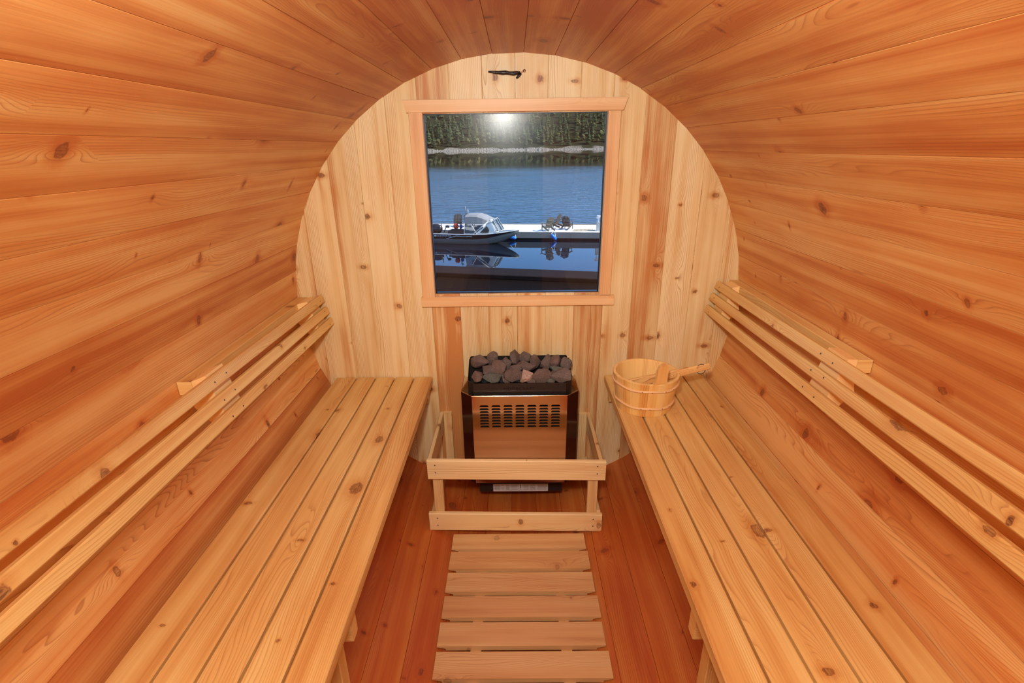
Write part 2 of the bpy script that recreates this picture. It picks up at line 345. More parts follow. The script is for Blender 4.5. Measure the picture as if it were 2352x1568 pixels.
# ------------------------------------------------------------------ benches
ZB = -.354
def bench(side, xs, label):
    b = thing('bench', label, 'bench', (side*.62, -1.2, -.9), 0, 'sauna benches')
    def part(nm, bm, mat=M_BENCH):
        o = obj(nm, bm, mat, b); o.matrix_parent_inverse = Matrix.Translation(-b.location); return o
    ts = [(.55, .48, .5), (.4, .5, .6), (.35, .52, .7), (.35, .52, .5), (.5, .5, .9)]
    for (xa, xb), tn in zip(xs, ts):
        bm = NB(); box_y(bm, xa, xb, -2.50, -.006, ZB-.036, ZB, (*tn, 1), c=.004); part('slat', bm)
    xi = min(abs(xs[0][0]), abs(xs[0][1])); a = side*(xi+.022)
    for yy in (-.040, -1.245, -2.45):
        bm = NB(); lo, hi = sorted((a if yy > -1 else side*(xi+.012), side*.822)); box_x(bm, lo, hi, yy, yy+.036, ZB-.125, ZB-.037, tone(.3, .5), c=.005); part('support_cleat', bm)
    for yy in (-1.285, -2.41):
        bm = NB(); lo, hi = sorted((side*(xi+.036), side*(xi+.125)))
        zb = -math.sqrt(R*R-lo*lo)+.001 if side < 0 else -math.sqrt(R*R-hi*hi)+.001
        zb2 = -math.sqrt(R*R-(abs(hi) if side < 0 else abs(lo))**2)
        box_z(bm, lo, hi, yy, yy+.038, -.80, ZB-.038, tone(.3, .48), c=.002)
        for v in bm.verts:
            if v.co.z < -.79: v.co.z = -math.sqrt(.9585**2-v.co.x**2)
        part('leg', bm)
    return b
bench(-1, [(-.4775+0, -.395), (-.5665, -.4835), (-.6555, -.5725), (-.7445, -.6615), (-.8415, -.7505)], 'left cedar sauna bench of five long slats, nothing standing on it')
bench(1, [(.4015, .4865), (.4925, .5765), (.5825, .6665), (.6725, .7565), (.7625, .8500)], 'right cedar sauna bench of five long slats, carrying the wooden bucket')

# ------------------------------------------------------------------ backrests
def backrest(side, rails, batten, label, yend):
    b = thing('backrest', label, 'backrest', (side*.9, -1.2, 0), 0, 'sauna backrests')
    def part(nm, bm, mat=M_BENCH):
        o = obj(nm, bm, mat, b); o.matrix_parent_inverse = Matrix.Translation(-b.location); return o
    tn = [(.55, .47, 1.0), (.3, .52, .3), (.25, .53, .6)] if side < 0 else [(.3, .5, .4), (.4, .5, .5), (.3, .53, .5)]
    rise = .012
    for (t_, l_), tt in zip(rails, tn):
        ex = Vector((t_[0]-l_[0], 0, t_[1]-l_[1])); W = ex.length; ex.normalize()
        ey = Vector((-ex.z, 0, ex.x));
        if ey.x*side < 0: ey = -ey
        bm = NB(); L = 2.46; d = Vector((0, -L, rise*L/1.45))
        prism(bm, rect(W-.005, .018, .003, .0025, 0), (l_[0], -.012, l_[1]), d, ex, ey, d.length, (*tt, 1)); r_ = part('rail', bm)
        for yy in (-.055, -.80, -.86, -1.72):
            bm = bmesh.new(); c = Vector((l_[0], yy, l_[1]+rise*(-yy)/1.45))+ex*(W*.5+RND.uniform(-.006, .006)); bmesh.ops.create_circle(bm, cap_ends=True, radius=.0028, segments=8)
            for v in bm.verts: v.co = c-ey*.0006+ex*v.co.x+Vector((0, 1, 0))*v.co.y
            obj('nail', bm, M_NAIL, r_)
    x1, zt, zb = batten
    bm = NB(); lo, hi = sorted((side*(x1-.041), side*x1)); box_y(bm, lo, hi, yend, -.005, zb, zt, (.3, .52, .5, 1)); part('wall_batten', bm)
    bm = NB(); lo, hi = sorted((side*(x1-.041), side*x1)); box_y(bm, lo, hi, -2.5, -1.70, zb, zt, (.3, .52, .5, 1)); part('wall_batten', bm)
    tp = rails[0][0]; bt = rails[2][1]; n = Vector((-(tp[1]-bt[1]), tp[0]-bt[0])).normalized()
    if n.x*side < 0: n = -n
    bk = lambda p, k=.0245: (p[0]+n.x*k, p[1]+n.y*k)
    xin = side*(x1-.0415)
    for (ya, yb) in ((yend, yend+.088), (-.115, -.03), (-1.70, -1.612)):
        dz = rise*(-ya)/1.45
        pr = [bk(tp), (xin, zt+.001), (xin, zb-.002), (side*.925, bt[1]+.045), (side*.885, bt[1]-.006), bk(bt)]
        pr = [(p[0], p[1]+(dz if i in (0, 5) else 0)) for i, p in enumerate(pr)]
        bm = NB(); prism(bm, pr, (0, ya, 0), (0, 1, 0), (1, 0, 0), (0, 0, 1), yb-ya, (.1, .62, .3, 1)); part('bracket', bm, M_CLEAR)
    return b
backrest(1, [((.862, .092), (.849, .055)), ((.843, .040), (.833, .003)), ((.829, -.013), (.820, -.052))], (.954, .090, .051),
         'right wall backrest of three cedar rails, above the bench with the bucket', -.871)
backrest(-1, [((-.848, .052), (-.836, .013)), ((-.833, -.002), (-.823, -.040)), ((-.820, -.053), (-.811, -.090))], (.956, .035, -.006),
         'left wall backrest of three cedar rails, above the empty bench', -.850)

# ------------------------------------------------------------------ duckboard
dk = thing('duckboard', 'low slatted cedar floor mat between the benches, laid up to the guard fence', 'floor mat', (0, -1.2, -.96))
def dpart(nm, bm, mat=M_DUCK, par=None):
    o = obj(nm, bm, mat, par or dk); o.matrix_parent_inverse = Matrix.Translation(-dk.location); return o
ys = -.420
for i in range(14):
    x0 = -.279+.0004*i+RND.uniform(-.001, .001); x1 = .274+.0022*min(i, 8)+RND.uniform(-.002, .002)
    wd = .084 if i == 0 else .089; bm = NB()
    h_ = [.25, .45, .2, .75, .5, .2, .4][i % 7]
    yb = ys-wd; zt = -.9; th = .020
    # underside is cut back at both ends
    prism(bm, [(x0, zt-.005), (x0+.028, zt-.012), (x0+.030, zt-th), (x1-.030, zt-th), (x1-.028, zt-.012), (x1, zt-.005), (x1, zt), (x0, zt)], (0, yb, 0), (0, 1, 0), (1, 0, 0), (0, 0, 1), wd, tone(h_, .5, .6))
    uvl = bm.loops.layers.uv.active
    for f in bm.faces:
        for l in f.loops: l[uvl].uv = (l.vert.co.x+i*3.1, l.vert.co.y+l.vert.co.z+i*1.7)
    dpart('slat', bm)
    ys -= wd+(.0145 if i == 0 else .0195)
for xx in (-.150, .152):
    bm = NB(); zb_ = -math.sqrt(.957**2-(abs(xx)+.018)**2)+.0005
    box_y(bm, xx-.018, xx+.018, -2.3, -.425, zb_, -.9205, tone(.4, .45)); dpart('batten', bm)

# ------------------------------------------------------------------ guard fence round the heater
fe = thing('guard_fence', 'low wooden guard fence around the sauna heater, pale front rails', 'fence', (-.01, -.4, -.9))
def fpart(nm, bm, mat=M_RAIL):
    o = obj(nm, bm, mat, fe); o.matrix_parent_inverse = Matrix.Translation(-fe.location); return o
def xrail(x0, x1, y, za0, za1, H, tn):
    bm = NB(); d = Vector((x1-x0, 0, za1-za0)); prism(bm, rect(.019, H, .003, 0, -H), (x0, y, za0), d, (0, 1, 0), (0, 0, 1), d.length, tn); return bm
r1 = fpart('front_rail', xrail(-.370, .352, -.412, -.534, -.547, .091, (.05, .64, .35, 1)))
r2 = fpart('front_rail', xrail(-.380, .349, -.412, -.797, -.811, .088, (.05, .64, .5, 1)))
for x0, x1, zz in ((-.356, -.315, 0), (.286, .327, -.006)):
    bm = NB(); box_z(bm, x0, x1, -.392, -.372, -.888, -.560+zz, (.5, .46, .4, 1)); 
    for v in bm.verts:
        if v.co.z < -.8: v.co.z = -math.sqrt(.9575**2-v.co.x**2)
    fpart('post', bm)
for x0, x1, zz in ((-.354, -.315, -.537), (.288, .327, -.549)):
    bm = NB(); box_z(bm, x0, x1, -.022, -.001, -.888, zz, (.35, .48, .4, 1))
    for v in bm.verts:
        if v.co.z < -.8: v.co.z = -math.sqrt(.9575**2-v.co.x**2)
    fpart('post', bm)
for xa, xb, zt in ((-.372, -.3555, -.540), (.3275, .344, -.551)):
    bm = NB(); box_y(bm, xa, xb, -.393, -.001, zt-.088, zt, (.35, .50, .4, 1), c=.003)
    for v in bm.verts:
        if v.co.y > -.2: v.co.x += .0 if v.co.x < 0 else 0
    fpart('side_rail', bm)
    bm = NB(); box_y(bm, xa, xb, -.393, -.001, -.884 if xa < 0 else -.888, -.80, (.5, .44, .4, 1), c=.003); fpart('side_rail', bm)
for r_, (xs_, z_) in ((r1, ((-.338, .318), -.580)), (r2, ((-.345, .312), -.845))):
    for x_ in xs_:
        for dz_ in (.018, -.018):
            bm = bmesh.new(); bmesh.ops.create_circle(bm, cap_ends=True, radius=.0030, segments=8)
            for v in bm.verts: v.co = Vector((x_+v.co.x, -.4126, z_+dz_-(x_*.018)+v.co.y))
            obj('nail', bm, M_NAIL, r_)

# ------------------------------------------------------------------ sauna heater
he = thing('sauna_heater', 'wall-hung electric sauna heater of polished steel with a black stone tray', 'heater', (.008, -.1, -.87))
def hpart(nm, bm, mat, par=None, smooth=False):
    o = obj(nm, bm, mat, par or he, smooth)
    if not par: o.matrix_parent_inverse = Matrix.Translation(-he.location)
    return o
HX0, HX1, HY = -.197, .211, -.208
ZT, ZBt = -.3525, -.800
th = .0012
# front panel with punched louvre slots
bm = bmesh.new()
def quad(*p): return bm.faces.new([bm.verts.new(q) for q in p])
nc, nr = 7, 8; gx0, gx1 = -.165-.0065, .181+.0065; gz1, gz0 = -.3935, -.5075
cw = (gx1-gx0)/nc; ch_ = (gz1-gz0)/nr
quad((HX0, HY, ZT), (HX1, HY, ZT), (HX1, HY, gz1), (HX0, HY, gz1))
quad((HX0, HY, gz1), (gx0, HY, gz1), (gx0, HY, gz0), (HX0, HY, gz0)); quad((gx1, HY, gz1), (HX1, HY, gz1), (HX1, HY, gz0), (gx1, HY, gz0))
zbend = -.575
quad((HX0, HY, gz0), (HX1, HY, gz0), (HX1, HY, zbend), (HX0, HY, zbend))
quad((HX0, HY, zbend), (HX1, HY, zbend), (HX1, HY+.004, ZBt), (HX0, HY+.004, ZBt))
quad((HX0, HY+.004, ZBt), (HX1, HY+.004, ZBt), (HX1, HY+.03, ZBt-.004), (HX0, HY+.03, ZBt-.004))
for i in range(nc):
    for j in range(nr):
        xa = gx0+i*cw; xb = xa+cw; za = gz0+j*ch_; zb = za+ch_
        p = [(xa, za), (xb, za), (xb, zb), (xa, zb)]
        sx0, sx1, sz0, sz1 = xa+.0065, xb-.0065, za+.0030, zb-.0028; r = .0045
        q = [(sx0, sz0+.0008), (sx0+.0008, sz0), (sx1-.0008, sz0), (sx1, sz0+.0008), (sx1, sz1-r), (sx1-r, sz1), (sx0+r, sz1), (sx0, sz1-r)]
        V = [bm.verts.new((a, HY, b)) for a, b in p]; Q = [bm.verts.new((a, HY, b)) for a, b in q]
        for f in ((V[0], V[1], Q[2], Q[1]), (V[1], Q[3], Q[2]), (V[1], V[2], Q[4], Q[3]), (V[2], Q[5], Q[4]), (V[2], V[3], Q[6], Q[5]), (V[3], Q[7], Q[6]), (V[3], V[0], Q[0], Q[7]), (V[0], Q[1], Q[0])):
            bm.faces.new(f)
bmesh.ops.remove_doubles(bm, verts=bm.verts[:], dist=.00002)
hpart('front_panel', bm, M_STEEL)
for s, xc, xo in ((-1, HX0, -.247), (1, HX1, .263)):
    bm = bmesh.new()
    pl = [(xc, HY), (xo, -.160), (xo, -.002)]
    inn = [(xo-s*.0012, -.002), (xo-s*.0012, -.1595), (xc-s*.0008, HY+.0012)]
    loop = pl+inn
    A = [bm.verts.new((x, y, ZT)) for x, y in loop]; B = [bm.verts.new((x, y, ZBt)) for x, y in loop]
    for k in range(6): bm.faces.new((A[k], A[(k+1) % 6], B[(k+1) % 6], B[k]))
    bm.faces.new(A); bm.faces.new(B); hpart('side_panel', bm, M_SIDE)
# bright folded top edge
bm = bmesh.new(); 
tube(bm, [(-.247, -.004, ZT), (-.247, -.160, ZT), (HX0, HY, ZT), (HX1, HY, ZT), (.263, -.160, ZT), (.263, -.004, ZT)], .0015, 6); hpart('top_edge', bm, M_STEEL)
# sloping deflector between the side panel and the tray
for s, xo, xi in ((-1, -.246, -.216), (1, .262, .232)):
    bm = bmesh.new(); f = quad((xo, -.158, ZT-.002), (xi, -.175, ZT-.012), (xi, -.004, ZT-.012), (xo, -.004, ZT-.002)); hpart('side_deflector', bm, M_STEEL)
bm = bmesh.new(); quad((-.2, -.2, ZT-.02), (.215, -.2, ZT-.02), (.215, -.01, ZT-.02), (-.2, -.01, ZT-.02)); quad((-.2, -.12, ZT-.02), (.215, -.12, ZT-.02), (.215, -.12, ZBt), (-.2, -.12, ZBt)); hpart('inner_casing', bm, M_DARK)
# black stone tray
bm = bmesh.new(); tk = .0015
bot = [(-.214, -.165), (-.190, -.188), (.205, -.188), (.231, -.163)]
def wallq(p, q, z0p, z1p, z0q, z1q):
    quad((p[0], p[1], z0p), (q[0], q[1], z0q), (q[0], q[1], z1q), (p[0], p[1], z1p))
zb_ = -.372; zf = -.302
wallq((-.216, -.045), bot[0], zb_, -.252, zb_, -.298); wallq(bot[0], bot[1], zb_, -.298, zb_, zf); wallq(bot[1], bot[2], zb_, zf, zb_, zf); wallq(bot[2], bot[3], zb_, zf, zb_, -.294); wallq(bot[3], (.232, -.045), zb_, -.294, zb_, -.250)
quad((-.216, -.045, zb_), (-.214, -.165, zb_), (.231, -.163, zb_), (.232, -.045, zb_)); quad((-.214, -.165, zb_), (-.19, -.188, zb_), (.205, -.188, zb_), (.231, -.163, zb_))
bmesh.ops.remove_doubles(bm, verts=bm.verts[:], dist=.0001)
o_ = hpart('stone_tray', bm, M_BLACK); md = o_.modifiers.new('th', 'SOLIDIFY'); md.thickness = .002; md.offset = 0
text_mesh('lettering', 'HOMECRAFT', .0165, (.006-.008, -.1900+.1, -.328+.87), (math.pi/2, 0, 0), M_EMBOSS, he, .0004, 1.25)
bm = bmesh.new(); pr = [(-.213, -.25), (-.213, -.243), (-.208, -.238), (.217, -.236), (.222, -.241), (.222, -.25)]
f1 = [bm.verts.new((x, -.040, z)) for x, z in pr+[(.232, -.25), (.232, -.372), (-.216, -.372), (-.216, -.25)]]
bm.faces.new(f1); o_ = hpart('back_plate', bm, M_BLACK); md = o_.modifiers.new('th', 'SOLIDIFY'); md.thickness = .002
bm = NB(); box_x(bm, -.180, .198, -.196, -.10, -.858, -.806, c=.004); cb = hpart('control_box', bm, M_BLACK)
bm = NB(); box_x(bm, -.180, .198, -.12, -.003, -.85, -.78, c=.004); hpart('wall_mount', bm, M_BLACK)
bm = bmesh.new(); quad((-.118, -.1975, -.853), (.135, -.1975, -.853), (.135, -.1975, -.812), (-.118, -.1975, -.812)); lb = hpart('warning_label', bm, M_LABEL, cb)
bm = bmesh.new()
for (x0, x1, n_) in ((-.112, -.085, 5), (-.080, -.066, 3), (-.060, -.040, 6), (-.036, -.004, 4), (.022, .048, 4), (.052, .078, 5), (.086, .130, 4)):
    for k in range(n_):
        z = -.818-k*.030/n_; quad((x0, -.1978, z), (x1-RND.random()*.006, -.1978, z), (x1-RND.random()*.003, -.1978, z-.0022), (x0, -.1978, z-.0022))
quad((.006, -.1978, -.818), (.011, -.1978, -.818), (.0105, -.1978, -.836), (.0065, -.1978, -.836)); quad((.0065, -.1978, -.840), (.0105, -.1978, -.840), (.0105, -.1978, -.844), (.0065, -.1978, -.844))
pb = hpart('label_print', bm, M_PRINT, cb)

# ------------------------------------------------------------------ stones
mt, t = NT('heater_stone'); tc = node(t, 'ShaderNodeTexCoord'); oi = node(t, 'ShaderNodeObjectInfo')
n1 = node(t, 'ShaderNodeTexNoise'); n1.inputs['Scale'].default_value = 40; n1.inputs['Detail'].default_value = 6; link(t, tc.outputs['Object'], n1.inputs['Vector'])
n2 = node(t, 'ShaderNodeTexNoise'); n2.inputs['Scale'].default_value = 420; n2.inputs['Detail'].default_value = 2; link(t, tc.outputs['Object'], n2.inputs['Vector'])
ca = mixc(t, n1.outputs['Fac'], (.085, .052, .042), (.21, .145, .12)); cb2 = mixc(t, oi.outputs['Random'], ca, (.12, .095, .085)); 
cbase = mixc(t, mth(t, 'MULTIPLY', sstep(t, n2.outputs['Fac'], .60, .72), .8), cb2, (.48, .38, .34))
bs = node(t, 'ShaderNodeBsdfPrincipled'); link(t, cbase, bs.inputs['Base Color']); bs.inputs['Roughness'].default_value = .75
bp = node(t, 'ShaderNodeBump'); bp.inputs['Strength'].default_value = .6; bp.inputs['Distance'].default_value = .002; link(t, mth(t, 'ADD', n1.outputs['Fac'], mth(t, 'MULTIPLY', n2.outputs['Fac'], .4)), bp.inputs['Height']); link(t, bp.outputs[0], bs.inputs['Normal'])
o = node(t, 'ShaderNodeOutputMaterial'); link(t, bs.outputs[0], o.inputs[0]); M_STONE = mt
M_STONEP = plain('pale_stone', (.42, .30, .24), .8, bump=.6, bscale=120, var=.6)
M_STONEG = plain('greenish_stone', (.12, .13, .11), .8, bump=.6, bscale=120, var=.4)
def stone_mesh(seed, w_, h_, d_):
    rr = random.Random(seed); bm = bmesh.new()
    for k in range(15):
        z = rr.uniform(-1, 1); a = rr.uniform(0, 6.283); s = math.sqrt(1-z*z); q = rr.uniform(.86, 1.1)
        bm.verts.new((s*math.cos(a)*w_/2*q, s*math.sin(a)*d_/2*q, z*h_/2*q))
    r = bmesh.ops.convex_hull(bm, input=bm.verts[:]); bmesh.ops.delete(bm, geom=[v for v in bm.verts if not v.link_faces], context='VERTS')
    xs = [v.co.x for v in bm.verts]; zs = [v.co.z for v in bm.verts]; fx = w_/(max(xs)-min(xs)); fz = h_/(max(zs)-min(zs))
    for v in bm.verts: v.co.x *= fx; v.co.z *= fz
    bmesh.ops.bevel(bm, geom=bm.edges[:], offset=min(w_, h_)*.07, segments=2, affect='EDGES', clamp_overlap=True)
    bmesh.ops.subdivide_edges(bm, edges=[e for e in bm.edges if e.calc_length() > .008], cuts=1, use_grid_fill=True)
    for v in bm.verts: v.co += v.co.normalized()*(noise.noise(v.co*70+Vector((seed, 0, 0)))*.0022)
    return bm
STONES = [(-.171, -.080, -.249, .078, .056, 0, 'broad brown stone at the left end of the back row'), (-.108, -.064, -.238, .046, .058, 0, 'tall upright stone left of centre, standing above the tray back'),
          (-.087, -.113, -.262, .070, .070, 0, 'large leaning brown stone in front of the tall upright one'), (-.046, -.088, -.255, .042, .052, 0, 'narrow stone right of the large leaning stone'),
          (-.011, -.064, -.238, .048, .062, 0, 'highest pointed stone at the middle of the back row'), (.034, -.062, -.238, .056, .040, 0, 'low stone just right of the highest one'),
          (.035, -.104, -.258, .078, .046, 0, 'wide grey-brown stone below the back row centre'), (.080, -.082, -.248, .044, .056, 0, 'horn-tipped stone right of centre at the back'),
          (.118, -.084, -.250, .044, .058, 0, 'second horn-tipped stone right of centre, next to the square one'), (.158, -.082, -.248, .058, .058, 0, 'square grey stone near the right of the back row'),
          (.213, -.098, -.256, .050, .056, 0, 'stone at the far right end of the back row'), (-.172, -.162, -.288, .044, .052, 0, 'small triangular stone in the left front corner'),
          (-.130, -.118, -.276, .064, .048, 0, 'dark stone sunk behind the small triangular one'), (-.107, -.155, -.298, .080, .040, 2, 'low dark blotched stone at the front left'),
          (-.021, -.150, -.284, .074, .056, 0, 'angular dark brown stone at the front centre'), (.033, -.160, -.287, .050, .048, 1, 'small pale speckled stone at the front centre'),
          (.098, -.150, -.280, .088, .062, 0, 'broadest rounded stone at the front, right of the pale one'), (.180, -.152, -.283, .080, .056, 0, 'long rounded stone at the front right corner'),
          (.061, -.172, -.302, .036, .024, 0, 'small chip wedged at the tray rim beside the pale stone'), (.143, -.172, -.302, .034, .026, 2, 'small greenish chip at the tray rim, right part'),
          (-.007, -.118, -.264, .058, .036, 0, 'half-hidden stone behind the angular front stone'), (.158, -.124, -.272, .060, .034, 2, 'grey stone gap-filler under the square stone'),
          (-.045, -.135, -.300, .05, .05, 0, 'shaded stone deep between the leaning and the angular stones')]
for i, (x, y, z, w_, h_, kd, lab) in enumerate(STONES):
    bm = stone_mesh(100+i*7, w_*1.16, h_*1.18, min(w_, h_)*1.15)
    o_ = obj('heater_stone', bm, [M_STONE, M_STONEP, M_STONEG][kd]); o_.location = (x, y, z); o_.rotation_euler = (RND.uniform(-.15, .15), 0, RND.uniform(-.2, .2))
    tag(o_, lab+' in the heater tray', 'stone', 'stones heaped in the heater tray')

# ------------------------------------------------------------------ bucket and ladle
BX, BY, BZ = .512, -.290, ZB
bu = thing('bucket', 'pale pine sauna bucket with two wooden hoops, on the right bench', 'bucket', (BX, BY, BZ+.0003))
Hb = .150; NS_ = 22
def br(z): return .108+(.130-.108)*z/Hb
bm = NB(); uvl = bm.loops.layers.uv.active; tl = bm.loops.layers.float_color['tone']; SEG = 88
def ringv(r, z): return [bm.verts.new((r*math.cos(2*math.pi*k/SEG), r*math.sin(2*math.pi*k/SEG), z)) for k in range(SEG)]
lev = [(br(0)-.0015, 0), (br(.002), .0018), (br(Hb*.5), Hb*.5), (br(Hb)-.0005, Hb-.002), (br(Hb)-.002, Hb), (br(Hb)-.011, Hb), (br(Hb)-.0125, Hb-.002), (br(.02)-.0125, .02)]
RV = [ringv(r, z) for r, z in lev]; tns = [(*[RND.random()*.9, .5+RND.uniform(-.06, .06), RND.random()*.5], 1) for _ in range(NS_)]; offs = [RND.random()*30 for _ in range(NS_)]
dist = 0
for a in range(len(lev)-1):
    dl = math.hypot(lev[a+1][0]-lev[a][0], lev[a+1][1]-lev[a][1])
    for k in range(SEG):
        f = bm.faces.new((RV[a][k], RV[a][(k+1) % SEG], RV[a+1][(k+1) % SEG], RV[a+1][k])); s = k//4
        sw = 2*math.pi*.12/SEG
        for l, q in zip(f.loops, ((dist, k*sw), (dist, (k+1)*sw), (dist+dl, (k+1)*sw), (dist+dl, k*sw))): l[uvl].uv = (q[0]+offs[s], q[1]+offs[s]); l[tl] = tns[s] if a < 4 else (.1, .62, .1, 1)
    dist += dl
f = bm.faces.new(RV[-1]); f2 = bm.faces.new(RV[0])
for ff in (f, f2):
    for l in ff.loops: l[uvl].uv = (l.vert.co.x, l.vert.co.y); l[tl] = (.2, .55, .3, 1)
o_ = obj('staves', bm, M_BUCKET, bu)
for z, w_ in ((.118, 1), (.040, 1)):
    bm = bmesh.new(); tube(bm, [((br(z)+.0022)*math.cos(a*math.pi/36), (br(z)+.0022)*math.sin(a*math.pi/36), z+.002*math.sin(a*.5)) for a in range(72)], .0048, 8, closed=True)
    hp = obj('hoop', bm, plain('hoop_wood', (.85, .55, .27), .35, bscale=90, var=.12), bu, True)
    for ang in (-1.62, -1.9, -1.2, -.9):
        bm = bmesh.new(); bmesh.ops.create_icosphere(bm, subdivisions=1, radius=.0019)
        for v in bm.verts: v.co += Vector(((br(z)+.0068)*math.cos(ang), (br(z)+.0068)*math.sin(ang), z))
        obj('tack', bm, M_NAIL, hp)
# lug stave: tall rounded handle, front right; its twin at the back left
def lug(ang, H2):
    bm = NB(); n_ = 26; prof = []
    top = br(Hb)
    outline = [(-.030, .0), (-.031, Hb-.025), (-.030, Hb-.004), (-.024, Hb+.010), (-.0215, Hb+.028), (-.0205, H2-.022), (-.0160, H2-.008), (-.007, H2-.001), (0, H2)]
    outline = outline+[(-x, z) for x, z in reversed(outline[:-1])]
    def P(x, z, dr): 
        r = br(min(z, Hb))+dr+(max(0, z-Hb)*.13); a = ang+x/r; return Vector((r*math.cos(a), r*math.sin(a), z))
    A = [bm.verts.new(P(x, z, .0012)) for x, z in outline]; B = [bm.verts.new(P(x, z, -.0125)) for x, z in outline]
    for k in range(len(A)-1): bm.faces.new((A[k], A[k+1], B[k+1], B[k]))
    m_ = len(A)//2
    for S_ in (A, B):
        for k in range(m_): 
            j = len(A)-1-k
            if j-1 > k+1: bm.faces.new((S_[k], S_[k+1], S_[j-1], S_[j]))
            else: bm.faces.new((S_[k], S_[k+1], S_[j]))
    uvl = bm.loops.layers.uv.active; tl = bm.loops.layers.float_color['tone']
    for f in bm.faces:
        for l in f.loops: c = l.vert.co; l[uvl].uv = (c.z+3, (math.atan2(c.y, c.x)-ang)*.12+5); l[tl] = (.3, .5, .9, 1)
    obj('lug', bm, M_LADLE, bu)
lug(-1.38, .238)
# ladle lying in the bucket, shaft resting behind the front lug and pointing right
la = thing('ladle', 'wooden ladle with a dark cord loop, resting across the rim of the bucket', 'ladle', (BX+.05, BY-.04, BZ+.16))
def lpart(nm, bm, mat, smooth=False):
    o = obj(nm, bm, mat, la, smooth); o.matrix_parent_inverse = Matrix.Translation(-la.location); return o
a_ = Vector((.440, -.292, -.262)); b_ = Vector((.755, -.305, -.178))
bm = NB(); d = b_-a_; ex = d.cross(Vector((0, 0, 1))).normalized(); ey = ex.cross(d).normalized()
prism(bm, rect(.014, .042, .004), a_, d, ex, ey, d.length, (.3, .5, .9, 1), prof2=rect(.012, .026, .004)); lpart('shaft', bm, M_LADLE)
bm = bmesh.new(); cb_ = Vector((.470, -.291, -.292)); rr_ = .040
prev = None
for (r, z) in ((.001, -.040), (.026, -.040), (.033, -.026), (.037, .010), (.034, .010), (.030, -.026), (.001, -.032)):
    ring = [bm.verts.new(cb_+Vector((r*math.cos(k*math.pi/14), r*math.sin(k*math.pi/14), z))) for k in range(28)]
    if prev:
        for k in range(28): bm.faces.new((prev[k], prev[(k+1) % 28], ring[(k+1) % 28], ring[k]))
    prev = ring
lpart('bowl', bm, plain('ladle_bowl', (.62, .34, .15), .4, var=.2), True)
bm = bmesh.new(); cc_ = b_-d.normalized()*.033
tube(bm, [cc_+Vector((.018*math.cos(k*math.pi/16), -.003, .021*math.sin(k*math.pi/16)-.004)) for k in range(32)], .0012, 6, closed=True); lpart('cord_loop', bm, M_CORD, True)

# ------------------------------------------------------------------ wrapped cable end on a screw near the top of the front wall
wc = thing('wrapped_cable', 'short black tape-wrapped cable sticking out of the front wall above the window', 'cable', (-.03, -.01, .89))
pts = [(-.098, -.012, .8965), (-.085, -.012, .8955), (-.060, -.012, .8930), (-.045, -.013, .8920), (-.034, -.013, .8925), (-.020, -.012, .8905), (-.004, -.012, .8895), (.008, -.012, .8910), (.020, -.010, .8925)]
bm = bmesh.new(); tube(bm, pts, [.003, .004, .0055, .0075, .0072, .0060, .0072, .0065, .004], 8)
tube(bm, [(.024, -.011, .890), (.014, -.012, .880), (.006, -.012, .873)], [.004, .005, .003], 8)
o_ = obj('tape_wrap', bm, M_TAPE, wc, True); o_.matrix_parent_inverse = Matrix.Translation(-wc.location)
bm = bmesh.new(); tube(bm, [(.018, -.010, .892), (.026, -.006, .894), (.036, -.003, .898)], .0018, 6); tube(bm, [(.036, -.008, .898), (.036, 0, .898)], .0055, 14)
o_ = obj('screw', bm, M_SCREW, wc, True); o_.matrix_parent_inverse = Matrix.Translation(-wc.location)

# ================================================================== outside
WZ = -5.66
rnd = random.Random(11)
# lake
mt, t = NT('lake_water'); geo = node(t, 'ShaderNodeNewGeometry'); sp = node(t, 'ShaderNodeSeparateXYZ'); link(t, geo.outputs['Position'], sp.inputs[0])
n1 = node(t, 'ShaderNodeTexNoise'); n1.inputs['Scale'].default_value = 1; n1.inputs['Detail'].default_value = 4
link(t, comb(t, mth(t, 'MULTIPLY', sp.outputs[0], .55), mth(t, 'MULTIPLY', sp.outputs[1], 1.0)), n1.inputs['Vector'])
n2 = node(t, 'ShaderNodeTexNoise'); n2.inputs['Scale'].default_value = 1; n2.inputs['Detail'].default_value = 3
link(t, comb(t, mth(t, 'MULTIPLY', sp.outputs[0], .05), mth(t, 'MULTIPLY', sp.outputs[1], .07)), n2.inputs['Vector'])
amt = mth(t, 'MULTIPLY', sstep(t, sp.outputs[1], 38, 44), mth(t, 'SUBTRACT', 1.0, sstep(t, sp.outputs[1], 110, 230)))
amt = mth(t, 'ADD', mth(t, 'MULTIPLY', mth(t, 'MULTIPLY', amt, mth(t, 'ADD', .35, n2.outputs['Fac'])), .85), .012)
bp = node(t, 'ShaderNodeBump'); bp.inputs['Distance'].default_value = .12; link(t, amt, bp.inputs['Strength']); link(t, n1.outputs['Fac'], bp.inputs['Height'])
bs = node(t, 'ShaderNodeBsdfPrincipled'); bs.inputs['Base Color'].default_value = (.003, .006, .013, 1); bs.inputs['IOR'].default_value = 1.33; bs.inputs['Specular IOR Level'].default_value = .5
rg = mth(t, 'MULTIPLY', amt, .22); link(t, rg, bs.inputs['Roughness']); link(t, bp.outputs[0], bs.inputs['Normal'])
o = node(t, 'ShaderNodeOutputMaterial'); link(t, bs.outputs[0], o.inputs[0]); M_WATER = mt
bm = bmesh.new(); bmesh.ops.create_grid(bm, x_segments=1, y_segments=1, size=1)
for v in bm.verts: v.co = Vector((v.co.x*900, 470+v.co.y*460, WZ))
tag(obj('lake', bm, M_WATER), 'calm blue lake reflecting sky and forest beyond the window', 'lake', kind='structure')

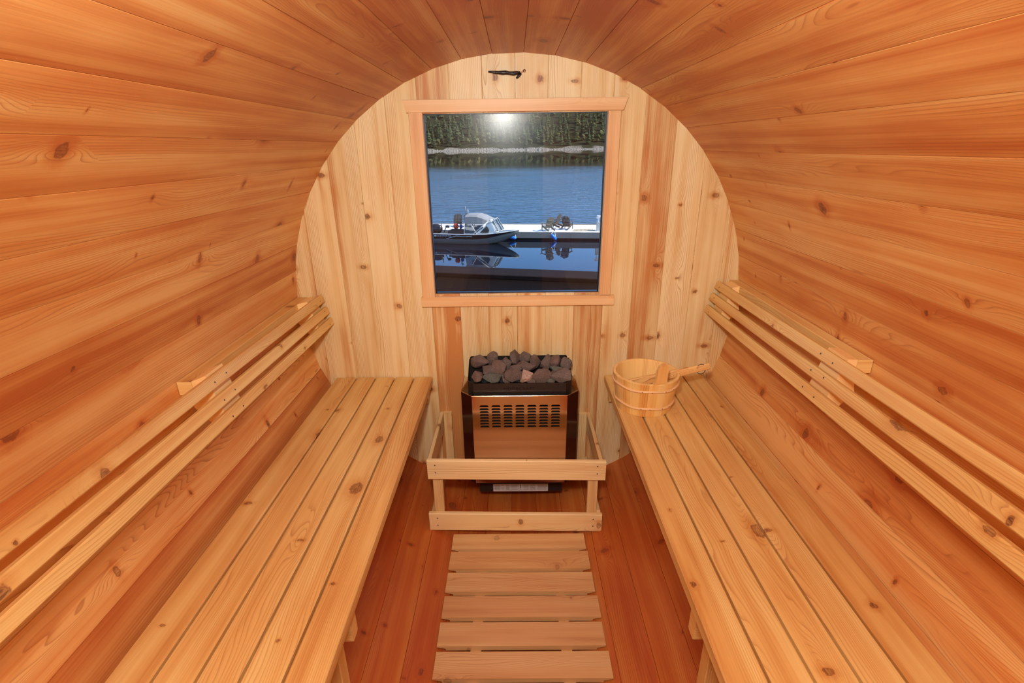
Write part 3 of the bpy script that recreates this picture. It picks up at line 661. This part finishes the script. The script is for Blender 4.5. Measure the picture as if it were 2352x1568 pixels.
# hillside
mt, t = NT('hill_ground'); tc = node(t, 'ShaderNodeTexCoord'); n = node(t, 'ShaderNodeTexNoise'); n.inputs['Scale'].default_value = .08; n.inputs['Detail'].default_value = 6; link(t, tc.outputs['Object'], n.inputs['Vector'])
gp = node(t, 'ShaderNodeNewGeometry'); sz = node(t, 'ShaderNodeSeparateXYZ'); link(t, gp.outputs['Position'], sz.inputs[0])
n3 = node(t, 'ShaderNodeTexNoise'); n3.inputs['Scale'].default_value = .5; n3.inputs['Detail'].default_value = 5; link(t, tc.outputs['Object'], n3.inputs['Vector'])
rockc = mixc(t, sstep(t, n3.outputs['Fac'], .35, .65), (.09, .075, .055), (.30, .26, .20))
n4 = node(t, 'ShaderNodeTexNoise'); n4.inputs['Scale'].default_value = .03; link(t, tc.outputs['Object'], n4.inputs['Vector'])
hgt = mth(t, 'SUBTRACT', sz.outputs[2], mth(t, 'MULTIPLY', mth(t, 'SUBTRACT', n4.outputs['Fac'], .5), 16))
c = mixc(t, sstep(t, hgt, -3.5, -1.5), rockc, mixc(t, n.outputs['Fac'], (.010, .014, .006), (.045, .045, .020))); bs = node(t, 'ShaderNodeBsdfPrincipled'); link(t, c, bs.inputs['Base Color']); bs.inputs['Roughness'].default_value = .95; bs.inputs['Specular IOR Level'].default_value = .05
o = node(t, 'ShaderNodeOutputMaterial'); link(t, bs.outputs[0], o.inputs[0]); M_HILL = mt
def hill_z(x, y):
    s = y-905-8*noise.noise(Vector((x*.012, 3, 0)))
    if s < 0: return WZ-1+s*.02
    return WZ-1+min(s, 14)*.42+max(0, s-14)*.30+6*noise.noise(Vector((x*.01, y*.012, 1)))*min(1, s/60)
bm = bmesh.new(); NX, NY = 90, 44
YJ = lambda j: 903+417*(j/NY)**2.2
g = [[bm.verts.new((-620+i*1240/NX, YJ(j), hill_z(-620+i*1240/NX, YJ(j)))) for i in range(NX+1)] for j in range(NY+1)]
for j in range(NY):
    for i in range(NX): bm.faces.new((g[j][i], g[j][i+1], g[j+1][i+1], g[j+1][i]))
tag(obj('hillside', bm, M_HILL, smooth=True), 'forested hillside across the lake', 'hill', kind='structure')
# shore rocks
M_ROCK = plain('shore_rock', (.27, .235, .18), .9, bscale=.5, var=.5)
bm = bmesh.new()
for k in range(2400):
    x = rnd.uniform(-330, 330); 
    s = rnd.random()**1.5*(11 if -120 < x < -50 else 9 if -20 < x < 60 else 5); y = 906+8*noise.noise(Vector((x*.012, 3, 0)))+s; r = rnd.uniform(.4, 1.5)*(1.9 if rnd.random() < .08 else 1)
    z = max(WZ, hill_z(x, y))
    vs_ = []
    for q in ((-1, 0, -.3), (1, 0, -.3), (0, -1, -.3), (0, 1, -.3), (rnd.uniform(-.4, .4), rnd.uniform(-.4, .4), .7)):
        vs_.append(bm.verts.new((x+q[0]*r*rnd.uniform(.8, 1.8), y+q[1]*r, z+q[2]*r*rnd.uniform(.7, 1.3))))
    for a, b in ((0, 2), (2, 1), (1, 3), (3, 0)): bm.faces.new((vs_[a], vs_[b], vs_[4]))
tag(obj('shore_rocks', bm, M_ROCK), 'pale broken rocks along the far waterline below the forest', 'rocks', kind='stuff')
# trees
def leafmat(name, a, b):
    mt, t = NT(name); tc = node(t, 'ShaderNodeTexCoord'); oi = node(t, 'ShaderNodeObjectInfo'); n = node(t, 'ShaderNodeTexNoise'); n.inputs['Scale'].default_value = .6; n.inputs['Detail'].default_value = 5; link(t, tc.outputs['Object'], n.inputs['Vector'])
    f = mth(t, 'ADD', mth(t, 'MULTIPLY', oi.outputs['Random'], .6), mth(t, 'MULTIPLY', n.outputs['Fac'], .5), clamp=True)
    c = mixc(t, f, a, b); bs = node(t, 'ShaderNodeBsdfPrincipled'); link(t, c, bs.inputs['Base Color']); bs.inputs['Roughness'].default_value = .9; bs.inputs['Specular IOR Level'].default_value = .1
    o = node(t, 'ShaderNodeOutputMaterial'); link(t, bs.outputs[0], o.inputs[0]); return mt
M_CONI = leafmat('conifer', (.022, .042, .012), (.095, .11, .05)); M_BARK = plain('bark', (.10, .07, .05), .9)
M_BUSH = leafmat('broadleaf', (.06, .07, .02), (.16, .155, .06))
def conifer(seed, slim):
    rr = random.Random(seed); bm = bmesh.new(); tube(bm, [(0, 0, -1), (0, 0, 12), (0, 0, 24)], [.45, .3, .05], 5, mi=1)
    L = 15; n = 11
    for k in range(L):
        f = k/(L-1); zb = 2.5+f*21; r = (1-f)**.8*slim*rr.uniform(.8, 1.15)+.35; zt = zb+3.2
        top = bm.verts.new((0, 0, zt))
        ring = [bm.verts.new((r*rr.uniform(.55, 1.25)*math.cos(2*math.pi*(i+rr.random()*.5)/n), r*rr.uniform(.55, 1.25)*math.sin(2*math.pi*(i+rr.random()*.5)/n), zb-rr.uniform(0, 1.4))) for i in range(n)]
        for i in range(n): bm.faces.new((ring[i], ring[(i+1) % n], top))
    me = bpy.data.meshes.new('conifer'); bm.to_mesh(me); bm.free(); me.materials.append(M_CONI); me.materials.append(M_BARK); return me
def broad(seed):
    rr = random.Random(seed); bm = bmesh.new(); tube(bm, [(0, 0, -1), (0, 0, 7)], [.35, .2], 5, mi=1)
    for k in range(9):
        c = Vector((rr.uniform(-2.2, 2.2), rr.uniform(-2, 2), rr.uniform(3, 11))); r = rr.uniform(1.4, 2.6)
        q = bmesh.ops.create_icosphere(bm, subdivisions=1, radius=r)
        for v in q['verts']: v.co = v.co*rr.uniform(.75, 1.2)+c
    me = bpy.data.meshes.new('broadleaf'); bm.to_mesh(me); bm.free(); me.materials.append(M_BUSH); me.materials.append(M_BARK); return me
cm = [conifer(1, 5.2), conifer(2, 6.2), conifer(3, 4.4), conifer(4, 5.6)]; bmm = [broad(5), broad(6)]
cnt = 0; placed = []
for row, (yy, n_, sp_) in enumerate(((937, 58, 11.2), (960, 54, 12), (988, 50, 13), (1020, 44, 14.8), (1058, 40, 16.2), (1102, 38, 17.5))):
    for k in range(n_):
        for _try in range(60):
            x = (k-(n_-1)/2)*sp_+rnd.uniform(-5, 5); y = yy+rnd.uniform(-13, 13)
            if all((x-a)**2+(y-b)**2 > 11.0**2 for a, b in placed): break
        else: continue
        placed.append((x, y))
        if row == 0 and (-90 < x < -45 or -12 < x < 22) and rnd.random() < .6: kind = 1
        else: kind = 1 if rnd.random() < (.22 if row < 2 else .08) else 0
        o_ = bpy.data.objects.new('broadleaf_tree' if kind else 'conifer_tree', rnd.choice(bmm if kind else cm)); C.objects.link(o_)
        s = rnd.uniform(.72, 1.15); o_.location = (x, y, hill_z(x, y)); o_.scale = (s*rnd.uniform(.9, 1.25), s, s); o_.rotation_euler = (0, 0, rnd.uniform(0, 6.28))
        if kind: tag(o_, 'pale bushy tree among the conifers on the far shore', 'tree', 'broadleaf trees across the lake')
        else: tag(o_, 'dark green conifer in the forest on the far shore', 'tree', 'conifers across the lake')
        cnt += 1

# near deck outside the window
M_DECK = plain('shade_toned_deck', (.006, .004, .003), .9, 0, .05, bscale=3, var=.4)  # near-black base colour stands in for the building's shade on the boards
M_BEAM = plain('shade_toned_weathered_beam', (.018, .011, .009), .85, 0, .1, bscale=6, var=.6, bump=.4)  # weathered brown, with the shade over the beam darkened into the colour
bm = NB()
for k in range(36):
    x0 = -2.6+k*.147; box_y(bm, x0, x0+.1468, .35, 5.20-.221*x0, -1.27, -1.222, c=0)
tag(obj('deck_outside', bm, M_DECK), 'deck boards just outside the window, shade put into their dark colour', 'deck', kind='structure')
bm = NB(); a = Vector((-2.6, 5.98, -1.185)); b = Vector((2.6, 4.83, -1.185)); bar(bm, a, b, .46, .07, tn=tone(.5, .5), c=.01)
tag(obj('deck_beam', bm, M_BEAM), 'weathered timber edging the deck outside the window, shade put into its colour', 'beam', kind='structure')

# floating dock
DA = math.atan(-.118); DZ = WZ+.55
dq = Vector((math.cos(DA), math.sin(DA), 0)); dn = Vector((-dq.y, dq.x, 0)); D0 = Vector((0, 34.3, 0))
def dpt(s, n_, z): return D0+dq*s+dn*n_+Vector((0, 0, z))
M_DTOP = plain('dock_surface', (.86, .84, .74), .7, bscale=1.5, var=.06); M_DSIDE = plain('dock_fascia', (.27, .24, .20), .6, bscale=1.2, var=.1); M_FLOAT = plain('dock_float', (.012, .008, .006), .6)
do = thing('floating_dock', 'long white-topped floating dock with grey side lying behind the boat', 'dock', (0, 36, DZ))
def dop(nm, bm, mat):
    o = obj(nm, bm, mat, do); o.matrix_parent_inverse = Matrix.Translation(-do.location); return o
def dbox(bm, s0, s1, n0, n1, z0, z1):
    prism(bm, [(n0, z0), (n1, z0), (n1, z1), (n0, z1)], D0+dq*s0, dq, dn, (0, 0, 1), s1-s0)
bm = NB(); dbox(bm, -16, 16, .02, 3.75, DZ-.08, DZ); dop('decking', bm, M_DTOP)
bm = NB()
for k in range(8): dbox(bm, -16+k*4, -12.01+k*4, -.05, .05, DZ-.40, DZ+.012)
dop('fascia', bm, M_DSIDE)
bm = NB(); dbox(bm, -16, 16, 3.72, 3.86, DZ-.40, DZ+.05); dop('back_rail', bm, M_DSIDE)
bm = NB(); dbox(bm, -15.8, 15.8, .25, 3.6, WZ-.4, DZ-.081); dop('float', bm, M_FLOAT)

# adirondack chairs
M_ADI = plain('brown_plastic_lumber', (.075, .060, .045), .6, bscale=8, var=.3); M_ADI2 = plain('grey_plastic_lumber', (.16, .145, .11), .6, bscale=8, var=.3)
def adirondack(s, n_, rz, label, mat):
    p = dpt(s, n_, DZ); c = thing('adirondack_chair', label, 'chair', p, rz, 'chairs on the dock')
    # chair faces +x locally
    for sy_ in (-1, 1):
        bm = NB(); bar(bm, (.36, sy_*.30, 0), (.36, sy_*.30, .54), .09, .025, (0, 1, 0)); obj('front_leg', bm, mat, c)
        bm = NB(); bar(bm, (.40, sy_*.27, .33), (-.50, sy_*.27, .085), .025, .13); obj('rear_leg', bm, mat, c)
        bm = NB(); bar(bm, (.44, sy_*.32, .56), (-.32, sy_*.32, .56), .13, .028); obj('armrest', bm, mat, c)
    bm = NB()
    for k in range(5):
        x = .36-k*.10; bar(bm, (x, -.27, .37-k*.033), (x, .27, .37-k*.033), .085, .022)
    obj('seat', bm, mat, c)
    bm = NB()
    for k in range(6):
        yy = (k-2.5)*.094; top = .62-.045*(k-2.5)**2/2.0*.8; d_ = Vector((-.40, (k-2.5)*.02, 1)).normalized()
        bar(bm, (-.06, yy, .20), Vector((-.06, yy, .20))+d_*(top+.25), .02, .088, (0, 1, 0))
    obj('back', bm, mat, c)
    bm = NB(); bar(bm, (-.22, -.30, .50), (-.22, .30, .50), .05, .03); bar(bm, (-.33, -.24, .78), (-.33, .24, .78), .03, .04); obj('back_crossbar', bm, mat, c)
    return c
adirondack(2.35, .65, math.radians(118), 'grey-brown slatted garden chair nearest the dock edge, back to the window', M_ADI2)
adirondack(2.82, 2.35, math.radians(146), 'dark garden chair seen from the side behind the grey-brown one', M_ADI)
adirondack(3.68, 1.45, math.radians(62), 'dark brown garden chair at the right, angled toward the lake', M_ADI)
adirondack(-4.75, 2.6, math.radians(100), 'dark garden chair left, behind the red buoy on the boat', M_ADI)
adirondack(-3.85, 2.6, math.radians(80), 'dark garden chair half hidden behind the boat canopy', M_ADI)

# dock pedestal, poles
M_WHITE = plain('white_plastic', (.8, .8, .78), .5); M_GREYP = plain('grey_plastic', (.42, .42, .40), .5)
pe = thing('dock_pedestal', 'white and grey power pedestal at the right end of the dock', 'pedestal', dpt(5.92, .75, DZ))
bm = NB(); box_z(bm, -.12, .12, -.1, .1, 0, .62, c=.01); obj('post', bm, M_GREYP, pe)
bm = NB(); box_z(bm, -.05, .05, -.05, .05, .62, .92, c=.01); obj('neck', bm, M_WHITE, pe)
bm = NB(); box_z(bm, -.16, .16, -.12, .12, .90, 1.0, c=.02); box_z(bm, -.12, .12, -.1, .1, 1.03, 1.09, c=.02); obj('cap', bm, M_WHITE, pe)
for s0, n0, s1, n1, lb_, z_ in ((4.1, .5, 5.75, .9, 'long thin boathook pole lying nearest the dock edge', .03), (4.2, 1.0, 5.6, 1.35, 'tan pole lying behind the boathook on the dock', .03)):
    bm = bmesh.new(); tube(bm, [dpt(s0, n0, DZ+z_), dpt(s1, n1, DZ+z_)], .028, 6); 
    for k in range(4):
        f_ = .2+k*.2; p = dpt(s0+(s1-s0)*f_, n0+(n1-n0)*f_, DZ+z_); tube(bm, [p-dn*.12, p+dn*.12], .018, 5)
    tag(obj('pole', bm, plain('tan_pole', (.45, .36, .22), .6)), lb_, 'pole', 'poles on the dock')

# fenders
M_BLUE = plain('blue_fender', (.02, .20, .72), .35); M_ROPE = plain('white_rope', (.75, .75, .72), .8)
def fender(p, q, lab, hang):
    f_ = thing('boat_fender', lab, 'fender', p, 0, 'blue fenders'); p = Vector(p); q = Vector(q)-p
    bm = bmesh.new(); d = q; tube(bm, [Vector(), d*.08, d*.2, d*.8, d*.92, d], [.03, .09, .125, .125, .09, .03], 14); obj('body', bm, M_BLUE, f_, True)
    bm = bmesh.new()
    for h_ in hang: tube(bm, [d*.03 if h_[3] else d, Vector(h_[:3])-p], .022, 5)
    obj('rope', bm, M_ROPE, f_)
fender(dpt(2.62, -.28, DZ-.10), dpt(2.98, -.18, DZ-.62+.12), 'blue cylindrical fender hanging on the dock side below the grey-brown chair', [(*dpt(2.72, -.06, DZ+.10), 1), (*dpt(2.85, -.06, DZ+.05), 0)])
fender(dpt(-.40, -.30, DZ-.28), dpt(.12, -.30, DZ-.40), 'blue fender at the bow of the boat, against the dock', [(*dpt(-.12, -.06, DZ+.06), 1), (*dpt(-.02, -.06, DZ+.06), 0)])

# ------------------------------------------------------------------ boat
BA = math.atan(-.20); bo_p = Vector((-5.80, 33.02, WZ))
bo = thing('motor_boat', 'aluminium motor boat with grey canopy moored along the dock', 'boat', bo_p, BA)
M_ALU = plain('boat_aluminium', (.30, .32, .30), .3, .45, bscale=3, var=.08); M_BAND = plain('boat_black_band', (.015, .016, .018), .2, .0, .6)
M_CANV = plain('grey_canvas', (.27, .275, .27), .85, bscale=5, var=.06); M_WPAINT = plain('boat_white', (.78, .79, .77), .35); M_BWIN = plain('boat_window', (.02, .035, .035), .08, 0, .6, Alpha=.75)
M_CLEARV = plain('clear_vinyl', (.12, .14, .15), .15, 0, .5, Alpha=.55); M_SEAT = plain('boat_seat', (.05, .035, .035), .6); M_RED = plain('red_buoy', (.75, .06, .02), .4); M_ENG = plain('outboard_black', (.025, .025, .03), .25)
CY = .88   # centreline: near side at y=0
SEC = [(-1.6, .86, .70, .74, .02, -.15), (0, .88, .71, .76, .02, -.15), (3.0, .88, .70, .74, .02, -.15), (3.9, .82, .74, .62, .06, -.1), (4.6, .66, .80, .44, .22, .02), (5.2, .42, .86, .22, .42, .30), (5.7, .18, .92, .07, .64, .56), (6.02, .02, .95, .01, .84, .80)]
bm = bmesh.new(); rows = []
for X, b, g_, cb_, ch, k_ in SEC:
    mid = ((b*.55+cb_*.45), ch+(g_-ch)*.55)
    rows.append([bm.verts.new((X, CY+yy, zz)) for yy, zz in ((-b, g_), (-mid[0], mid[1]), (-cb_, ch), (0, k_), (cb_, ch), (mid[0], mid[1]), (b, g_))])
for a, b in zip(rows[:-1], rows[1:]):
    for k in range(6): bm.faces.new((a[k], a[k+1], b[k+1], b[k]))
bm.faces.new(rows[0]); bm.faces.new(rows[-1])
hull = obj('hull', bm, M_ALU, bo, True)
def side_pt(X, f, off=.012):
    for (a, b) in zip(SEC[:-1], SEC[1:]):
        if a[0] <= X <= b[0]:
            t_ = (X-a[0])/(b[0]-a[0]); L_ = [a[i]+(b[i]-a[i])*t_ for i in range(6)]
            X_, bb, g_, cb_, ch, k_ = L_; mid = ((bb*.55+cb_*.45), ch+(g_-ch)*.55)
            if f > .55: q = (f-.55)/.45; yy = mid[0]+(bb-mid[0])*q; zz = mid[1]+(g_-mid[1])*q
            else: q = f/.55; yy = cb_+(mid[0]-cb_)*q; zz = ch+(mid[1]-ch)*q
            return Vector((X, CY-yy-off, zz))
bm = bmesh.new(); xs_ = [-1.5+i*.2 for i in range(36)]; pr_ = None
for X in xs_:
    lo_ = .50+max(0, X-3.2)*.10; q = [bm.verts.new(side_pt(X, min(lo_, .93))), bm.verts.new(side_pt(X, .955))]
    if pr_: bm.faces.new((pr_[0], q[0], q[1], pr_[1]))
    pr_ = q
obj('black_band', bm, M_BAND, bo)
bm = bmesh.new(); tube(bm, [side_pt(-1.5+i*.25, 1.0, .015) for i in range(30)]+[Vector((6.0, CY, .96))], .028, 6); obj('gunwale_trim', bm, M_WPAINT, bo, True)
bm = bmesh.new(); tube(bm, [side_pt(1.0, .50, .02), side_pt(1.75, .83, .02), side_pt(2.5, .80, .02)], [.012, .022, .012], 5); tube(bm, [side_pt(2.5, .80, .02), side_pt(2.9, .84, .02)], .02, 5); obj('stripe', bm, M_WPAINT, bo)
text_mesh('lettering', 'DUCKWORTH', .145, (.84, -.032, .585), (math.pi/2, 0, 0), M_WPAINT, bo, .002, 1.1)
bm = bmesh.new(); tube(bm, [(.26, -.02, .585), (.26, -.036, .585)], .06, 10); obj('emblem', bm, M_WPAINT, bo)
# foredeck
bm = bmesh.new(); dkv = [bm.verts.new((X, CY+s*b*.96, g_-.01)) for s in (1, -1) for X, b, g_, *_ in (SEC[4:] if s == 1 else SEC[4:][::-1])]; bm.faces.new(dkv); obj('foredeck', bm, M_ALU, bo)
# interior floor and consoles
bm = NB(); box_x(bm, -1.5, 3.7, CY-.5, CY+.5, .18, .22, c=0); obj('cockpit_floor', bm, M_SEAT, bo)
bm = NB(); box_x(bm, 1.15, 2.55, .16, .62, .70, .92, c=.03); box_x(bm, 1.35, 2.3, .2, .6, .92, 1.0, c=.02); obj('gear_bin', bm, M_SEAT, bo)
bm = NB(); box_x(bm, 3.0, 3.35, .30, .75, .3, 1.15, c=.05); box_x(bm, 3.0, 3.35, 1.0, 1.45, .3, 1.15, c=.05); box_x(bm, 3.85, 4.05, .35, 1.4, .55, 1.0, c=.04); obj('helm_seats', bm, M_SEAT, bo)
# windshield: side wing and raked front panes
def panel(pts, mat, name, th=.03):
    bm = bmesh.new(); n_ = len(pts); A = [bm.verts.new(p) for p in pts]; B = [bm.verts.new(Vector(p)+Vector((0, th, 0))) for p in pts]
    bm.faces.new(A); bm.faces.new(B)
    for k in range(n_): bm.faces.new((A[k], A[(k+1) % n_], B[(k+1) % n_], B[k]))
    return obj(name, bm, mat, bo)
y0_ = .05
panel([(2.95, y0_, .74), (4.55, y0_+.10, .82), (4.25, y0_+.12, 1.58), (4.05, y0_+.10, 1.56), (3.75, y0_+.07, 1.20)], M_WPAINT, 'side_frame')
panel([(3.45, y0_-.005, .83), (4.05, y0_+.02, .83), (4.12, y0_+.02, 1.0), (3.98, y0_+.02, 1.30), (3.75, y0_, 1.12)], M_BWIN, 'side_window', .002)
for k, (xa, ya) in enumerate(((4.58, .22), (4.74, .64), (4.74, 1.14))):
    bm = NB(); P0 = Vector((xa, ya, .88)); P1 = Vector((xa-.42, ya+.04, 1.66)); P2 = P1+Vector((.06, .38, 0)); P3 = P0+Vector((.10, .38, 0))
    for a, b in ((P0, P1), (P1, P2), (P2, P3), (P3, P0)): bar(bm, a, b, .05, .05)
    wf = obj('windshield_frame', bm, M_WPAINT if k < 1 else M_GREYP, bo)
    bm = bmesh.new(); bm.faces.new([bm.verts.new(p) for p in (P0, P1, P2, P3)]); obj('pane', bm, M_BWIN, wf)
# canopy
bm = bmesh.new(); prof = [(2.36, 0, 1.88), (2.44, 0, 1.95), (2.9, 0, 1.98), (3.28, 0, 1.97), (3.65, 0, 1.86), (4.2, 0, 1.62), (4.30, 0, 1.58)]
low = [(2.36, .06, 1.42), (2.44, .06, 1.41), (2.9, .05, 1.40), (3.28, .05, 1.385), (3.65, .06, 1.38), (4.05, .10, 1.49), (4.30, .16, 1.55)]
rr_ = []
for (x, y, z), (x2, y2, z2) in zip(prof, low):
    rr_.append([bm.verts.new(p) for p in ((x2, y2, z2), (x*.85+x2*.15, y2+.07, z-.10), (x, y2+.22, z), (x, CY, z+.04), (x, 2*CY-y2-.22, z), (x*.85+x2*.15, 2*CY-y2-.07, z-.10), (x2, 2*CY-y2, z2))])
for a, b in zip(rr_[:-1], rr_[1:]):
    for k in range(6): bm.faces.new((a[k], a[k+1], b[k+1], b[k]))
o_ = obj('canopy', bm, M_CANV, bo); md = o_.modifiers.new('th', 'SOLIDIFY'); md.thickness = .01
panel([(2.36, .045, .74), (3.15, .045, .74), (3.62, .05, 1.18), (3.9, .07, 1.42), (3.6, .05, 1.36), (2.42, .05, 1.40)], M_CLEARV, 'side_curtain', .003)
bm = bmesh.new(); tube(bm, [(2.36, .04, .72), (2.38, .05, 1.45)], .025, 6); tube(bm, [(2.85, .04, 1.40), (3.25, .03, .74)], .022, 6); tube(bm, [(2.98, .03, .74), (4.05, .09, 1.58)], .035, 6); tube(bm, [(2.36, .04, .76), (3.1, .04, .76)], .02, 6); obj('curtain_frame', bm, M_WPAINT, bo, True)
for xx, hh_ in ((2.42, 2.55), (2.58, 2.35)):
    bm = bmesh.new(); tube(bm, [(xx, .5, 1.5), (xx-.02, .5, hh_-.3), (xx-.04, .5, hh_)], [.03, .03, .02], 6); obj('rod_holder', bm, M_ALU, bo, True)
# outboard
bm = bmesh.new(); q = bmesh.ops.create_uvsphere(bm, u_segments=20, v_segments=12, radius=1)
for v in bm.verts: v.co = Vector((.12+v.co.x*.50, .62+v.co.y*.26, 1.0+v.co.z*(.30 if v.co.z > 0 else .42)))
en = obj('outboard_motor', bm, M_ENG, bo, True)
bm = NB(); box_x(bm, -.5, .30, .55, .98, .74, .82, c=.02); obj('swim_step', bm, M_WPAINT, bo)
bm = bmesh.new(); tube(bm, [(.75, .5, .75), (.95, .5, 1.18), (1.05, .5, 1.2)], .03, 6); tube(bm, [(.95, .5, 1.15), (1.15, .5, 1.15)], .09, 8); tube(bm, [(.6, .4, 1.1), (.62, .4, 1.36)], .03, 6); obj('kicker_motor', bm, M_ENG, bo, True)
bm = bmesh.new(); tube(bm, [(2.0, .35, .9), (1.98, .35, 1.45)], .025, 6); tube(bm, [(2.0, .35, 1.43), (2.12, .35, 1.45)], .04, 6); tube(bm, [(1.98, .5, .9), (1.97, .5, 2.15)], .008, 4); obj('downrigger', bm, M_ENG, bo, True)
# buoys resting in the boat
bm = bmesh.new(); bmesh.ops.create_uvsphere(bm, u_segments=20, v_segments=12, radius=.19)
o_ = tag(obj('buoy', bm, M_RED, smooth=True), 'round red buoy on the gear in the moored boat', 'buoy', 'buoys in the boat'); o_.location = bo_p+Matrix.Rotation(BA, 3, 'Z') @ Vector((1.68, .40, 1.19))
bm = bmesh.new(); bmesh.ops.create_uvsphere(bm, u_segments=16, v_segments=10, radius=.12)
for v in bm.verts: v.co.z *= 1.25
o_ = tag(obj('buoy', bm, M_BLUE, smooth=True), 'small blue buoy beside the red one in the boat', 'buoy', 'buoys in the boat'); o_.location = bo_p+Matrix.Rotation(BA, 3, 'Z') @ Vector((2.0, .52, 1.16))
